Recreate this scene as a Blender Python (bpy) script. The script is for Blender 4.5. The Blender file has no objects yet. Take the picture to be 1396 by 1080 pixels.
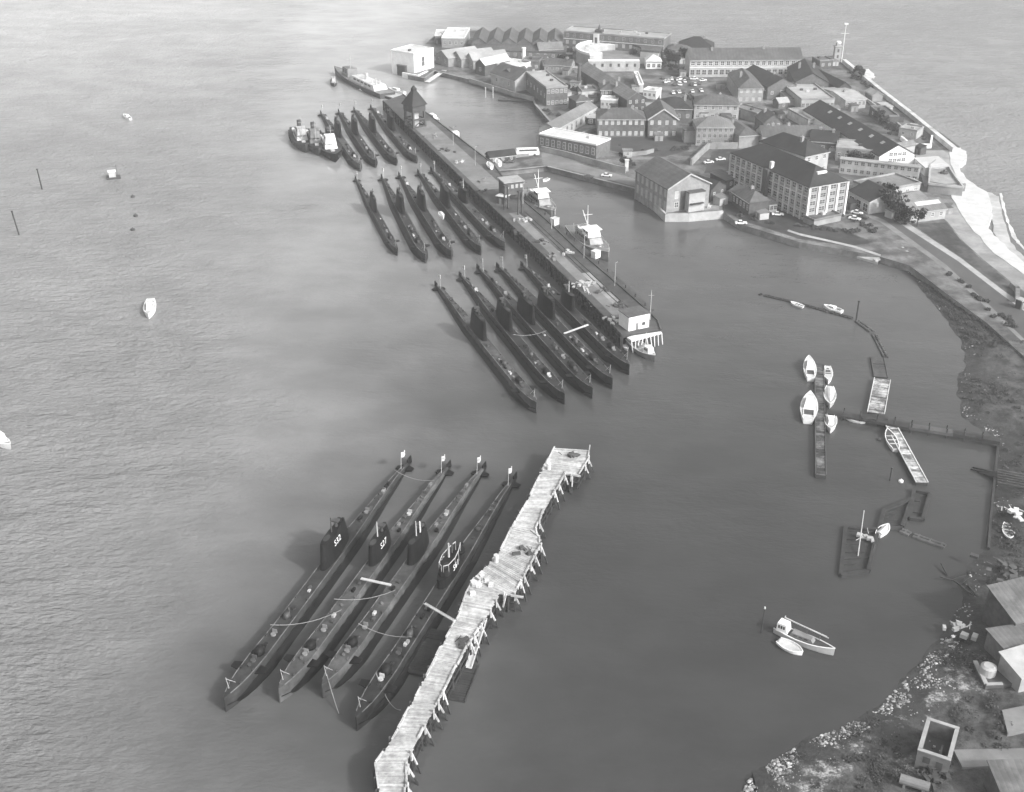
import bpy, bmesh, math, random
import numpy as np
from mathutils import Vector, Matrix
random.seed(7); rng = np.random.default_rng(7)
S = bpy.context.scene
COL = S.collection
R = math.radians

# ------------------------------------------------------------------ camera
FPX, PITCH, HCAM = 1600.0, 0.49, 140.0     # focal length in photo pixels (1396 wide), tilt, height above the water
cam_d = bpy.data.cameras.new('camera'); cam = bpy.data.objects.new('camera', cam_d); COL.objects.link(cam)
cam.location = (0, 0, HCAM); cam.rotation_euler = (math.pi/2 - PITCH, 0, 0)
cam_d.sensor_fit = 'HORIZONTAL'; cam_d.sensor_width = 36.0; cam_d.lens = 36.0*FPX/1396.0
cam_d.clip_start = 1.0; cam_d.clip_end = 20000
S.camera = cam

def G(u, v, z=0.0):
    """ground position (metres) measured off the photograph for a point known to lie at height z"""
    x = (u-698)/FPX; y = (540-v)/FPX
    dz = -math.sin(PITCH)+y*math.cos(PITCH); dy = math.cos(PITCH)+y*math.sin(PITCH)
    t = (HCAM-z)/-dz
    return Vector((x*t, dy*t))
def G3(u, v, z=0.0):
    p = G(u, v, z); return Vector((p.x, p.y, z))

# ------------------------------------------------------------------ materials (a black and white photograph: neutral greys)
MATS = {}
def mat(name, v, rough=.8, lines=None, var=.25, scale=.6, stretch=(1,1,1), bump=0.0, spec=.35, det=5, metal=0.0, stain=0.0, stain_scale=.08, isl=0.0):
    if name in MATS: return MATS[name]
    m = bpy.data.materials.new(name); m.use_nodes = True; nt = m.node_tree; N = nt.nodes; L = nt.links
    b = N['Principled BSDF']; b.inputs['Roughness'].default_value = rough; b.inputs['Metallic'].default_value = metal
    b.inputs['Specular IOR Level'].default_value = spec
    g = N.new('ShaderNodeNewGeometry'); mp = N.new('ShaderNodeMapping'); mp.inputs['Scale'].default_value = [scale*s for s in stretch]
    L.new(g.outputs['Position'], mp.inputs['Vector'])
    n = N.new('ShaderNodeTexNoise'); n.inputs['Scale'].default_value = 1.0; n.inputs['Detail'].default_value = det; n.inputs['Roughness'].default_value = .65
    L.new(mp.outputs['Vector'], n.inputs['Vector'])
    mr = N.new('ShaderNodeMapRange'); mr.inputs['From Min'].default_value = .28; mr.inputs['From Max'].default_value = .72
    mr.inputs['To Min'].default_value = v*(1-var); mr.inputs['To Max'].default_value = min(.9, v*(1+var))
    L.new(n.outputs['Fac'], mr.inputs['Value'])
    out = mr.outputs['Result']
    if stain:
        n2 = N.new('ShaderNodeTexNoise'); n2.inputs['Scale'].default_value = stain_scale; n2.inputs['Detail'].default_value = 6; n2.inputs['Roughness'].default_value = .7
        L.new(g.outputs['Position'], n2.inputs['Vector'])
        m2 = N.new('ShaderNodeMapRange'); m2.inputs['From Min'].default_value = .42; m2.inputs['From Max'].default_value = .60
        m2.inputs['To Min'].default_value = 1-stain; m2.inputs['To Max'].default_value = 1
        L.new(n2.outputs['Fac'], m2.inputs['Value'])
        mu = N.new('ShaderNodeMath'); mu.operation = 'MULTIPLY'; L.new(out, mu.inputs[0]); L.new(m2.outputs['Result'], mu.inputs[1]); out = mu.outputs[0]
    if isl:                                                       # every plank, stone or leaf has its own tone
        mi_ = N.new('ShaderNodeMapRange'); mi_.inputs['To Min'].default_value = 1-isl; mi_.inputs['To Max'].default_value = 1+isl*.6
        L.new(g.outputs['Random Per Island'], mi_.inputs['Value']); mu3 = N.new('ShaderNodeMath'); mu3.operation = 'MULTIPLY'; L.new(out, mu3.inputs[0]); L.new(mi_.outputs['Result'], mu3.inputs[1]); out = mu3.outputs[0]
    if lines:                                                     # sheet joints / slate courses in the object's own axes
        tc = N.new('ShaderNodeTexCoord'); wv = N.new('ShaderNodeTexWave'); wv.wave_type = 'BANDS'; wv.bands_direction = 'X'; wv.wave_profile = 'SAW'
        wv.inputs['Scale'].default_value = lines[0]; wv.inputs['Distortion'].default_value = lines[2]; wv.inputs['Detail'].default_value = 2
        L.new(tc.outputs['Object'], wv.inputs['Vector']); m3 = N.new('ShaderNodeMapRange'); m3.inputs['To Min'].default_value = 1-lines[1]; m3.inputs['To Max'].default_value = 1+lines[1]*.5
        L.new(wv.outputs['Fac'], m3.inputs['Value']); mu2 = N.new('ShaderNodeMath'); mu2.operation = 'MULTIPLY'; L.new(out, mu2.inputs[0]); L.new(m3.outputs['Result'], mu2.inputs[1]); out = mu2.outputs[0]
    cb = N.new('ShaderNodeCombineColor')
    for k in range(3): L.new(out, cb.inputs[k])
    L.new(cb.outputs['Color'], b.inputs['Base Color'])
    if bump:
        bp = N.new('ShaderNodeBump'); bp.inputs['Strength'].default_value = bump; bp.inputs['Distance'].default_value = .3
        L.new(n.outputs['Fac'], bp.inputs['Height']); L.new(bp.outputs['Normal'], b.inputs['Normal'])
    MATS[name] = m; return m
W_ = mat('white_paint', .74, .6, None, .10, .5)
WH = mat('weathered_white', .60, .8, None, .22, .4, stain=.25, stain_scale=.12)
PALE = mat('pale_render', .42, .85, None, .2, .35, stain=.25)
MID = mat('mid_render', .30, .85, None, .22, .35, stain=.25)
BRICK = mat('brown_brick', .145, .9, None, .3, .8, stain=.3)
DBRICK = mat('dark_brick', .09, .9, None, .3, .8, stain=.3)
LBRICK = mat('light_brick', .27, .9, None, .22, .8, stain=.2)
SLATE = mat('slate_roof', .034, .75, None, .3, .5, (1,1,.3), stain=.3)
SLATE2 = mat('grey_slate_roof', .105, .75, (.2, .14, 2.0), .28, .5, (1,1,.3), stain=.3)
ASBES = mat('asbestos_sheet_roof', .20, .8, (.34, .14, 1.2), .2, .5, stain=.3)
CASE2 = mat('damp_black_casing', .03, .5, None, .5, .35, spec=.3, stain=.5, stain_scale=.2)
EDGE = mat('worn_casing_edge', .15, .7, None, .4, .5, stain=.5, stain_scale=.2)
PALER = mat('pale_flat_roof', .36, .8, None, .15, .4, stain=.25)
WROOF = mat('white_flat_roof', .56, .75, None, .12, .4, stain=.15)
GLASS = mat('window_glass', .07, .25, None, .3, .8, spec=.5)
LGLASS = mat('pale_window_pane', .38, .4, None, .2, .8)  # paler pane colour used on some windows
BLACK = mat('black_hull_paint', .012, .5, None, .5, .25, (1,1,2.5), spec=.12, stain=.3)
DECK = mat('submarine_casing', .04, .7, None, .45, .35, (1,1,1), stain=.45, stain_scale=.16)
DECKL = mat('worn_pale_casing', .085, .75, None, .5, .3, stain=.5, stain_scale=.14)
FIN = mat('black_fin_paint', .012, .6, None, .5, .4, stain=.2, spec=.15)
STEEL = mat('dark_steel', .06, .6, None, .35, .7)
GREYP = mat('navy_grey_paint', .22, .6, None, .25, .4, stain=.3)
LGREY = mat('light_grey_paint', .45, .6, None, .2, .4, stain=.2)
TIMBER = mat('grey_dock_timber', .085, .9, None, .35, .35, stain=.35, stain_scale=.07, bump=.2)
TIMBD = mat('wet_dark_timber', .035, .8, None, .4, .5)
BLEACH = mat('bleached_timber', .50, .9, None, .28, 1.2, stain=.34, stain_scale=.2, bump=.3, isl=.24)
BLEACH2 = mat('patchy_bleached_timber', .55, .9, None, .3, .9, stain=.75, stain_scale=.42, bump=.3, isl=.4)
SAWN = mat('mottled_grey_timber', .17, .9, None, .4, .8, stain=.75, stain_scale=.3, bump=.3, isl=.4)
ROPE = mat('hemp_rope', .22, .9, None, .1, .5)
MUDM = mat('wet_mud', .05, .55, None, .4, .25, bump=.6, stain=.4, stain_scale=.07)
ROCK = mat('pale_rubble', .30, .9, None, .5, .6, bump=.6, isl=.65)
GRASSM = mat('rough_grass', .075, .95, None, .45, .2, stain=.45, stain_scale=.05, bump=.5)
LAWN = mat('mown_grass', .06, .95, None, .25, .25, stain=.2)
YARD = mat('yard_tarmac', .165, .9, None, .55, .09, stain=.6, stain_scale=.12)
ROADM = mat('road_asphalt', .085, .9, None, .15, .15, stain=.15, stain_scale=.04)
PAVE = mat('concrete_paving', .20, .9, None, .2, .2, stain=.25)
CONC = mat('pale_concrete', .30, .9, None, .2, .25, stain=.3)
STONE = mat('quay_stone', .22, .9, None, .3, .5, stain=.4)
SANDM = mat('shingle_beach', .5, .95, None, .15, .3)
LEAF = mat('tree_leaves', .045, .9, None, .5, 1.2, isl=.4)
VESSEL = mat('pale_vessel_grey', .32, .6, None, .25, .5, stain=.3, stain_scale=.2)
SHEDR = mat('weathered_sheet_roof', .15, .85, (.34, .16, 1.2), .25, .4, stain=.4, stain_scale=.15)
SCRUB = mat('scrub_leaves', .055, .9, None, .5, 1.0, isl=.5)
BARK = mat('tree_bark', .06, .9, None, .3, 2)

# ------------------------------------------------------------------ mesh helpers
class MB:
    def __init__(s): s.v = []; s.f = []; s.m = []
    def add(s, pts, faces, mi=0):
        o = len(s.v); s.v += [tuple(p) for p in pts]; s.f += [tuple(o+i for i in f) for f in faces]; s.m += [mi]*len(faces)
    def face(s, pts, mi=0): s.add(pts, [tuple(range(len(pts)))], mi)
    def box(s, x0, x1, y0, y1, z0, z1, mi=0):
        s.add([(x0,y0,z0),(x1,y0,z0),(x1,y1,z0),(x0,y1,z0),(x0,y0,z1),(x1,y0,z1),(x1,y1,z1),(x0,y1,z1)],
              [(0,3,2,1),(4,5,6,7),(0,1,5,4),(1,2,6,5),(2,3,7,6),(3,0,4,7)], mi)
    def frame(s, p0, p1):
        p0 = Vector(p0); p1 = Vector(p1); d = (p1-p0); d = d.normalized() if d.length else Vector((0,0,1))
        up = Vector((0,0,1)) if abs(d.z) < .95 else Vector((1,0,0))
        a = d.cross(up).normalized(); b = a.cross(d).normalized(); return p0, p1, a, b
    def beam(s, p0, p1, w, h, mi=0):
        p0, p1, a, b = s.frame(p0, p1); q = [(-w/2,-h/2),(w/2,-h/2),(w/2,h/2),(-w/2,h/2)]
        s.add([p0+a*i+b*j for i, j in q]+[p1+a*i+b*j for i, j in q], [(0,3,2,1),(4,5,6,7),(0,1,5,4),(1,2,6,5),(2,3,7,6),(3,0,4,7)], mi)
    def cyl(s, p0, p1, r0, r1=None, n=8, mi=0):
        r1 = r0 if r1 is None else r1
        p0, p1, a, b = s.frame(p0, p1); A = [2*math.pi*k/n for k in range(n)]
        s.add([p0+(a*math.cos(t)+b*math.sin(t))*r0 for t in A]+[p1+(a*math.cos(t)+b*math.sin(t))*r1 for t in A],
              [(k,(k+1)%n,n+(k+1)%n,n+k) for k in range(n)]+[tuple(range(n))[::-1], tuple(range(n,2*n))], mi)
    def tube(s, pts, r, n=5, mi=0):
        for a, b in zip(pts[:-1], pts[1:]): s.cyl(a, b, r, r, n, mi)
    def prism(s, poly, z0, z1, mi=0, mside=None):
        n = len(poly); pts = [(p[0],p[1],z0) for p in poly]+[(p[0],p[1],z1) for p in poly]
        s.add(pts, [tuple(range(n,2*n)), tuple(range(n))[::-1]], mi)
        s.add(pts, [(k,(k+1)%n,n+(k+1)%n,n+k) for k in range(n)], mi if mside is None else mside)
    def loft(s, rings, mi=0, caps=True, closed=True):
        n = len(rings[0]); pts = [p for r in rings for p in r]; F = []
        for i in range(len(rings)-1):
            for k in range(n if closed else n-1):
                F.append((i*n+k, i*n+(k+1)%n, (i+1)*n+(k+1)%n, (i+1)*n+k))
        if caps: F += [tuple(range(n))[::-1], tuple((len(rings)-1)*n+k for k in range(n))]
        s.add(pts, F, mi)
    def build(s, name, mats, parent=None, loc=(0,0,0), rz=0.0, smooth=False, norm=True):
        me = bpy.data.meshes.new(name); me.from_pydata(s.v, [], s.f)
        for m in (mats if isinstance(mats, (list,tuple)) else [mats]): me.materials.append(m)
        me.polygons.foreach_set('material_index', s.m)
        if norm:
            bm = bmesh.new(); bm.from_mesh(me); bmesh.ops.recalc_face_normals(bm, faces=bm.faces); bm.to_mesh(me); bm.free()
        if smooth: me.polygons.foreach_set('use_smooth', [True]*len(me.polygons))
        me.update()
        return link(name, me, parent, loc, rz)
def link(name, me, parent=None, loc=(0,0,0), rz=0.0):
    o = bpy.data.objects.new(name, me); COL.objects.link(o); o.location = loc; o.rotation_euler = (0,0,rz)
    if parent: o.parent = parent
    return o
def tag(o, label, cat, group=None, kind=None):
    if label: o['label'] = label
    if cat: o['category'] = cat
    if group: o['group'] = group
    if kind: o['kind'] = kind
    return o
def thing(name, label, cat, loc=(0,0,0), rz=0.0, group=None):
    o = bpy.data.objects.new(name, None); COL.objects.link(o); o.location = loc; o.rotation_euler = (0,0,rz); o.empty_display_size = .5
    return tag(o, label, cat, group)
def struct(o): o['kind'] = 'structure'; return o
def dup(root, loc, rz, label, group=None, scale=None):
    def rec(o, par):
        c = o.copy(); COL.objects.link(c)
        if par: c.parent = par
        for ch in o.children: rec(ch, c)
        return c
    r = rec(root, None); r.location = loc; r.rotation_euler = (0,0,rz)
    if scale: r.scale = scale
    r['label'] = label
    if group: r['group'] = group
    return r
def sub_px(poly, z): return [G(u, v, z) for u, v in poly]

# ------------------------------------------------------------------ light, sky, air
SUN_EL, SUN_AZ = R(34), math.atan2(-.62, .78)      # direction TO the sun in plan
sd = Vector((math.cos(SUN_EL)*math.cos(SUN_AZ), math.cos(SUN_EL)*math.sin(SUN_AZ), math.sin(SUN_EL)))
ld = bpy.data.lights.new('sun', 'SUN'); ld.energy = 1.65; ld.angle = R(4); ld.color = (1, .995, .985)
lo = bpy.data.objects.new('sun', ld); COL.objects.link(lo); lo.rotation_euler = sd.to_track_quat('Z', 'Y').to_euler(); lo.location = (200,-200,400)
w = bpy.data.worlds.new('World'); S.world = w; w.use_nodes = True; N = w.node_tree.nodes; L = w.node_tree.links
sky = N.new('ShaderNodeTexSky'); sky.sky_type = 'NISHITA'; sky.sun_disc = False; sky.sun_elevation = SUN_EL
sky.sun_rotation = math.pi/2 - SUN_AZ; sky.dust_density = 4.0; sky.air_density = 1.2
bw = N.new('ShaderNodeRGBToBW'); L.new(sky.outputs['Color'], bw.inputs['Color'])      # black and white film
L.new(bw.outputs['Val'], N['Background'].inputs['Color']); N['Background'].inputs['Strength'].default_value = .15
S.view_settings.view_transform = 'Standard'; S.view_settings.look = 'None'; S.view_settings.gamma = 1; S.view_settings.exposure = 1.12
try: S.cycles.volume_bounces = 0; S.cycles.max_bounces = 6
except Exception: pass

m = bpy.data.materials.new('hazy_air'); m.use_nodes = True; nt = m.node_tree; nt.nodes.remove(nt.nodes['Principled BSDF'])
pv = nt.nodes.new('ShaderNodeVolumePrincipled'); pv.inputs['Color'].default_value = (.96,.96,.96,1); pv.inputs['Density'].default_value = .00026; pv.inputs['Anisotropy'].default_value = .2
nt.links.new(pv.outputs['Volume'], nt.nodes['Material Output'].inputs['Volume'])
b = MB(); b.box(-1500,1500,-300,3000,-7,156); hz = b.build('haze', m); hz['kind'] = 'stuff'

# ------------------------------------------------------------------ sea
def sea_material():
    m = bpy.data.materials.new('harbour_water'); m.use_nodes = True; nt = m.node_tree; N = nt.nodes; L = nt.links
    b = N['Principled BSDF']; b.inputs['IOR'].default_value = 1.33; b.inputs['Specular IOR Level'].default_value = .5
    g = N.new('ShaderNodeNewGeometry'); sx = N.new('ShaderNodeSeparateXYZ'); L.new(g.outputs['Position'], sx.inputs[0])
    def noise(scale, det, stretch=(1,1,1), rot=0, rough=.6):
        mp = N.new('ShaderNodeMapping'); mp.inputs['Scale'].default_value = [scale*s for s in stretch]; mp.inputs['Rotation'].default_value = (0,0,rot)
        L.new(g.outputs['Position'], mp.inputs['Vector']); n = N.new('ShaderNodeTexNoise'); n.inputs['Scale'].default_value = 1; n.inputs['Detail'].default_value = det; n.inputs['Roughness'].default_value = rough
        L.new(mp.outputs['Vector'], n.inputs['Vector']); return n.outputs['Fac']
    def M(op, a, b_=None, c=None):
        n = N.new('ShaderNodeMath'); n.operation = op
        for i, x in enumerate((a, b_, c)):
            if x is None: continue
            if isinstance(x, (int, float)): n.inputs[i].default_value = x
            else: L.new(x, n.inputs[i])
        return n.outputs[0]
    def ss(x, a, b_, lo=0, hi=1):
        n = N.new('ShaderNodeMapRange'); n.interpolation_type = 'SMOOTHSTEP'; n.inputs['From Min'].default_value = a; n.inputs['From Max'].default_value = b_
        n.inputs['To Min'].default_value = lo; n.inputs['To Max'].default_value = hi; L.new(x, n.inputs['Value']); return n.outputs['Result']
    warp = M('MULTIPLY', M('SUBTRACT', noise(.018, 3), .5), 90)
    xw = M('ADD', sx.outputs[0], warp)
    # open harbour is wind-ruffled, its sky glare painted into the colour; the creek behind the jetties is sheltered; beyond the sea wall it is open again
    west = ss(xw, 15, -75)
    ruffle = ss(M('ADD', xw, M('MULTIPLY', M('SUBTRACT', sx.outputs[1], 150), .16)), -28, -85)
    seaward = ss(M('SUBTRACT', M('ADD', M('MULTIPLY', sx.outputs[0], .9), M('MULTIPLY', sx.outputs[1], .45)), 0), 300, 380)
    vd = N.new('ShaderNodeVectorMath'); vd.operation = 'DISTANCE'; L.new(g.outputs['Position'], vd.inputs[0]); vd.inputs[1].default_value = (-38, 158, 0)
    lee_and_dim = ss(M('ADD', vd.outputs['Value'], M('MULTIPLY', warp, .6)), 6, 52, .45, 1)      # calm round the moored boats; dimmer sky reflection painted in as darker colour
    west = M('MULTIPLY', west, lee_and_dim); ruffle = M('MULTIPLY', ruffle, lee_and_dim)
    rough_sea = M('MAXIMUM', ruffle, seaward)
    water_mottle = M('MULTIPLY', ss(noise(.011, 4), .3, .7, .89, 1.11), ss(noise(.05, 7, (1, 1.5, 1), R(4)), .32, .68, .90, 1.10))
    mouth_glare = M('MULTIPLY', M('MULTIPLY', west, ss(sx.outputs[1], 420, 880)), ss(sx.outputs[0], -20, -300, .85, 1.35))  # bright glare painted into the water colour at the far left
    base = M('MULTIPLY', water_mottle, M('ADD', M('ADD', M('ADD', .046, ss(sx.outputs[1], 170, 480, 0, .060)), M('MULTIPLY', mouth_glare, .17)), M('ADD', M('MULTIPLY', west, .132), M('MULTIPLY', seaward, .11))))  # base lightens with distance, painting in the grazing sky reflection
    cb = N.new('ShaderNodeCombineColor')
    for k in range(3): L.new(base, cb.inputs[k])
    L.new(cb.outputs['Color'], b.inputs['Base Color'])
    L.new(M('ADD', .06, M('MULTIPLY', rough_sea, .15)), b.inputs['Roughness'])
    r1 = noise(.16, 3, (1, 2.2, 1), R(12)); r2 = noise(.55, 3, (1, 1.8, 1), R(-14)); r3 = noise(.05, 2, (1, 1.6, 1), R(5))
    h = M('ADD', M('ADD', M('MULTIPLY', r1, 1.5), M('MULTIPLY', r2, .75)), M('MULTIPLY', r3, .35))
    bp = N.new('ShaderNodeBump'); bp.inputs['Distance'].default_value = 1.0
    L.new(h, bp.inputs['Height']); L.new(M('ADD', ss(noise(.02, 4, (1,2,1), R(-20)), .38, .62, .03, .17), M('MULTIPLY', rough_sea, .95)), bp.inputs['Strength'])
    L.new(bp.outputs['Normal'], b.inputs['Normal'])
    return m
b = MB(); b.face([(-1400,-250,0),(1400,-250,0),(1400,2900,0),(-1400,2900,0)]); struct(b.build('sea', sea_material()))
# ------------------------------------------------------------------ land
ZG = 2.2
quay = [(556,102),(578,106),(592,96),(604,99),(640,108),(672,118),(700,127),(727,133),(731,142),(745,158),(754,168),(740,178),(735,187),
        (735,208),(668,215),(660,226),(668,233),(700,231),(745,226),(800,240),(872,258),(908,292),(984,289)]
landback = [(1010,306),(1090,330),(1165,343),(1200,350),(1240,362),(1290,400),(1345,440),(1396,486),(1470,540),(1500,470),(1396,392),(1348,352),(1322,318),(1304,286),(1296,262),(1306,240),(1300,226),
        (1306,207),(1296,200),(1240,155),(1190,115),(1152,84),(1136,76),(1100,78),(1040,70),(960,68),(905,54),(800,44),(700,46),(640,40),(600,42),(578,62),(552,84)]
b = MB(); b.prism(sub_px(quay+landback, ZG), -4, ZG, 0, 1)
struct(b.build('island_ground', [YARD, STONE]))
# coping along the quay
qp = [G3(u, v, ZG) for u, v in quay]
inner = [(1075,313),(1090,318),(1130,327),(1165,335),(1201,347)]; outer = [(1066,323),(1088,331),(1129,340),(1163,348),(1197,358)]
b = MB(); ii = [G3(u, v, 2.6) for u, v in inner]; oo = [G3(u, v, .75) for u, v in outer]
for k in range(4): b.face([oo[k], oo[k+1], ii[k+1], ii[k]]); b.face([ii[k], ii[k+1], ii[k+1]+Vector((.2,1.0,-.6)), ii[k]+Vector((.2,1.0,-.6))]); b.face([oo[k]+Vector((0,0,-2)), oo[k+1]+Vector((0,0,-2)), oo[k+1], oo[k]])
o = b.build('revetment', PALE, norm=False); tag(o, 'pale sloping stone revetment along the creek in front of the barrack block', 'revetment')
b = MB()
for p, q in zip(qp[:-1], qp[1:]):
    d = (q-p).normalized(); nrm = Vector((-d.y, d.x, 0))
    b.add([p-nrm*.0+Vector((0,0,.0)), q, q+nrm*-.9, p+nrm*-.9, p+Vector((0,0,.16)), q+Vector((0,0,.16)), q+nrm*-.9+Vector((0,0,.16)), p+nrm*-.9+Vector((0,0,.16))],
          [(0,1,2,3),(4,5,6,7),(0,1,5,4),(1,2,6,5),(2,3,7,6),(3,0,4,7)])
struct(b.build('quay_coping', CONC))
def ragged(poly, amp=1.3, n=4):
    out = []
    for (u0, v0), (u1, v1) in zip(poly, poly[1:]+poly[:1]):
        for k in range(n): t = k/n; j = amp if k else amp*.4; out.append((u0+(u1-u0)*t+random.gauss(0,j*.6), v0+(v1-v0)*t+random.gauss(0,j*.4)))
    return out
def sheet(name, poly, z, m):
    b = MB(); b.face([(p.x,p.y,z) for p in sub_px(poly, z)]); return struct(b.build(name, m))
sheet('lawn', [(826,176),(905,172),(944,176),(938,205),(905,214),(862,212),(832,205),(812,196)], ZG+.008, LAWN)
sheet('lawn', [(970,211),(1002,208),(1002,232),(960,236)], ZG+.008, LAWN)
sheet('quay_paving', [(736,196),(740,224),(800,237),(868,255),(872,246),(838,236),(800,226),(770,216)], ZG+.008, PAVE)
sheet('quay_paving', [(905,280),(915,288),(980,286),(980,280)], ZG+.008, CONC)
sheet('pavement', [(1153,284),(1200,303),(1285,364),(1345,420),(1396,468),(1470,536),(1482,524),(1396,462),(1349,416),(1290,361),(1206,300),(1160,281)], ZG+.010, PAVE)
sheet('road', [(1160,281),(1206,300),(1290,361),(1349,416),(1396,462),(1482,524),(1496,488),(1396,424),(1366,402),(1306,356),(1236,311),(1192,280)], ZG+.014, ROADM)
sheet('pavement', [(1192,280),(1236,311),(1306,356),(1366,402),(1396,424),(1500,492),(1500,480),(1396,416),(1369,397),(1310,352),(1242,307),(1200,279)], ZG+.010, PALER)
sheet('grass_verge', [(1243,306),(1310,351),(1369,396),(1396,414),(1402,402),(1380,388),(1340,356),(1312,330),(1290,303)], ZG+.010, GRASSM)
sheet('promenade', [(1284,296),(1292,303),(1314,330),(1342,355),(1383,388),(1420,414),(1440,398),(1396,370),(1356,342),(1330,316),(1318,300),(1306,270)], ZG+.018, CONC)
sheet('car_park', [(893,104),(955,98),(1000,104),(1004,128),(950,132),(900,128)], ZG+.008, YARD)
sheet('parade_ground', [(735,112),(770,112),(790,135),(770,150),(745,140)], ZG+.008, PAVE)
sheet('lane', [(1003,196),(1040,194),(1100,190),(1140,196),(1140,192),(1040,188),(1003,192)], ZG+.008, PAVE)
sheet('yard', [(975,236),(1002,232),(1040,262),(1100,300),(1160,318),(1190,330),(1160,336),(1090,326),(1010,300),(985,286)], ZG+.008, MUDM)
sheet('bastion_yard', [(1246,205),(1300,205),(1306,225),(1300,250),(1262,262),(1256,240)], ZG+.008, CONC)

# sandy beach on the sea side
beach = [(1294,206),(1306,199),(1318,207),(1318,216),(1308,224),(1310,234),(1322,247),(1346,262),(1352,280),(1352,296),(1346,310),(1360,324),(1378,342),(1402,362),(1450,398),(1430,402),(1396,374),(1356,346),(1328,316),(1310,292),(1296,262),(1303,242),(1296,224)]
b = MB(); pl = sub_px(beach, 1.0); c = Vector((0,0))
rim_in = sub_px(ragged(beach), 2.3)
b.prism(rim_in, -1, 2.3); 
ctr = sum(rim_in, Vector((0,0)))/len(rim_in)
struct(b.build('beach', SANDM))
# darker wet shingle and low groyne outside it
b = MB(); b.prism(sub_px(ragged([(1346,262),(1362,268),(1368,300),(1378,330),(1396,350),(1396,362),(1370,338),(1354,316),(1352,280)]), .35), -1, .35)
struct(b.build('wet_shingle', PALE))
sheet('surf', ragged([(1362,264),(1371,298),(1382,326),(1400,345),(1400,342),(1385,323),(1374,297),(1365,263)], 1.1, 7), .05, WH)
sheet('surf', ragged([(1172,96),(1184,94),(1196,106),(1186,108)], 1.5, 5), .05, WH)

# ---- muddy foreshore, rubble bank and the ground at the lower right: one displaced sheet
shore = [(985,296),(1010,306),(1050,319),(1090,328),(1130,335),(1165,343),(1200,353),(1228,366),(1246,380),(1256,397),(1273,416),(1292,440),(1310,467),(1316,486),(1307,510),(1304,542),(1312,569),(1335,586),(1361,598),(1357,640),(1350,700),(1344,742),(1318,775),(1312,806),(1300,835),(1284,866),(1248,905),(1222,935),(1188,968),(1138,990),(1088,1012),(1048,1035),(1018,1060),(1000,1092),(985,1130)]
sp = sub_px(shore, 0.0)
sp = sp + [Vector((100,60)), Vector((330,60)), Vector((330,330)), G(1470,520), G(1396,470), G(1340,425), G(1285,372), G(1235,338), G(1190,318), G(1120,300), G(1010,288)]
poly = np.array([[p.x,p.y] for p in sp])
nshore = len(shore)
def sdf(P):
    n = len(poly); d2 = np.full(len(P), 1e9); ins = np.zeros(len(P), bool)
    for i in range(n):
        a = poly[i]; c = poly[(i+1)%n]; e = c-a
        wv = P-a; t = np.clip((wv@e)/max(e@e,1e-9), 0, 1); q = wv-t[:,None]*e
        if i < nshore-1: d2 = np.minimum(d2, (q*q).sum(1))
        cond = ((a[1] <= P[:,1]) != (c[1] <= P[:,1]))
        with np.errstate(divide='ignore', invalid='ignore'): xi = a[0]+(P[:,1]-a[1])*(c[0]-a[0])/(c[1]-a[1])
        ins ^= cond & (P[:,0] < xi)
    return np.where(ins, 1, -1)*np.sqrt(d2)
from mathutils import noise as mn
def terrain_z(X, Y, D):
    z = np.where(D < 0, np.maximum(D*.35, -3), np.minimum(D*.16, 1.0) + np.clip((D-7)*.10, 0, .95))
    return z
STEP = 1.1
xs = np.arange(38, 215, STEP); ys = np.arange(100, 402, STEP)
XX, YY = np.meshgrid(xs, ys); PP = np.stack([XX.ravel(), YY.ravel()], 1)
DD = np.full(len(PP), -99.0)
near = np.ones(len(PP), bool)
DD = sdf(PP)
ZZ = terrain_z(PP[:,0], PP[:,1], DD)
def rough_at(x, y): return mn.fractal(Vector((x*.16, y*.16, 0)), .9, 2.1, 5)*.55 + mn.noise(Vector((x*.9, y*.9, 3)))*.12
keep = DD > -5
for i in np.nonzero(keep)[0]:
    x, y = PP[i]; amp = min(1, max(.55, (DD[i]+1)/6))
    if ZZ[i] > -1.2: ZZ[i] += rough_at(x, y)*amp*(.55 if y > 300 else .8)
nx, ny = len(xs), len(ys); K = keep.reshape(ny, nx)
idx = -np.ones(len(PP), int); idx[keep] = np.arange(keep.sum())
V = [(PP[i,0], PP[i,1], min(ZZ[i], 2.1) if PP[i,1] > 300 else ZZ[i]) for i in np.nonzero(keep)[0]]
F = []
for j in range(ny-1):
    for i in range(nx-1):
        q = (j*nx+i, j*nx+i+1, (j+1)*nx+i+1, (j+1)*nx+i)
        if all(idx[k] >= 0 for k in q): F.append(tuple(idx[k] for k in q))
me = bpy.data.meshes.new('foreshore'); me.from_pydata(V, [], F); me.polygons.foreach_set('use_smooth', [True]*len(F)); me.update()
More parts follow.
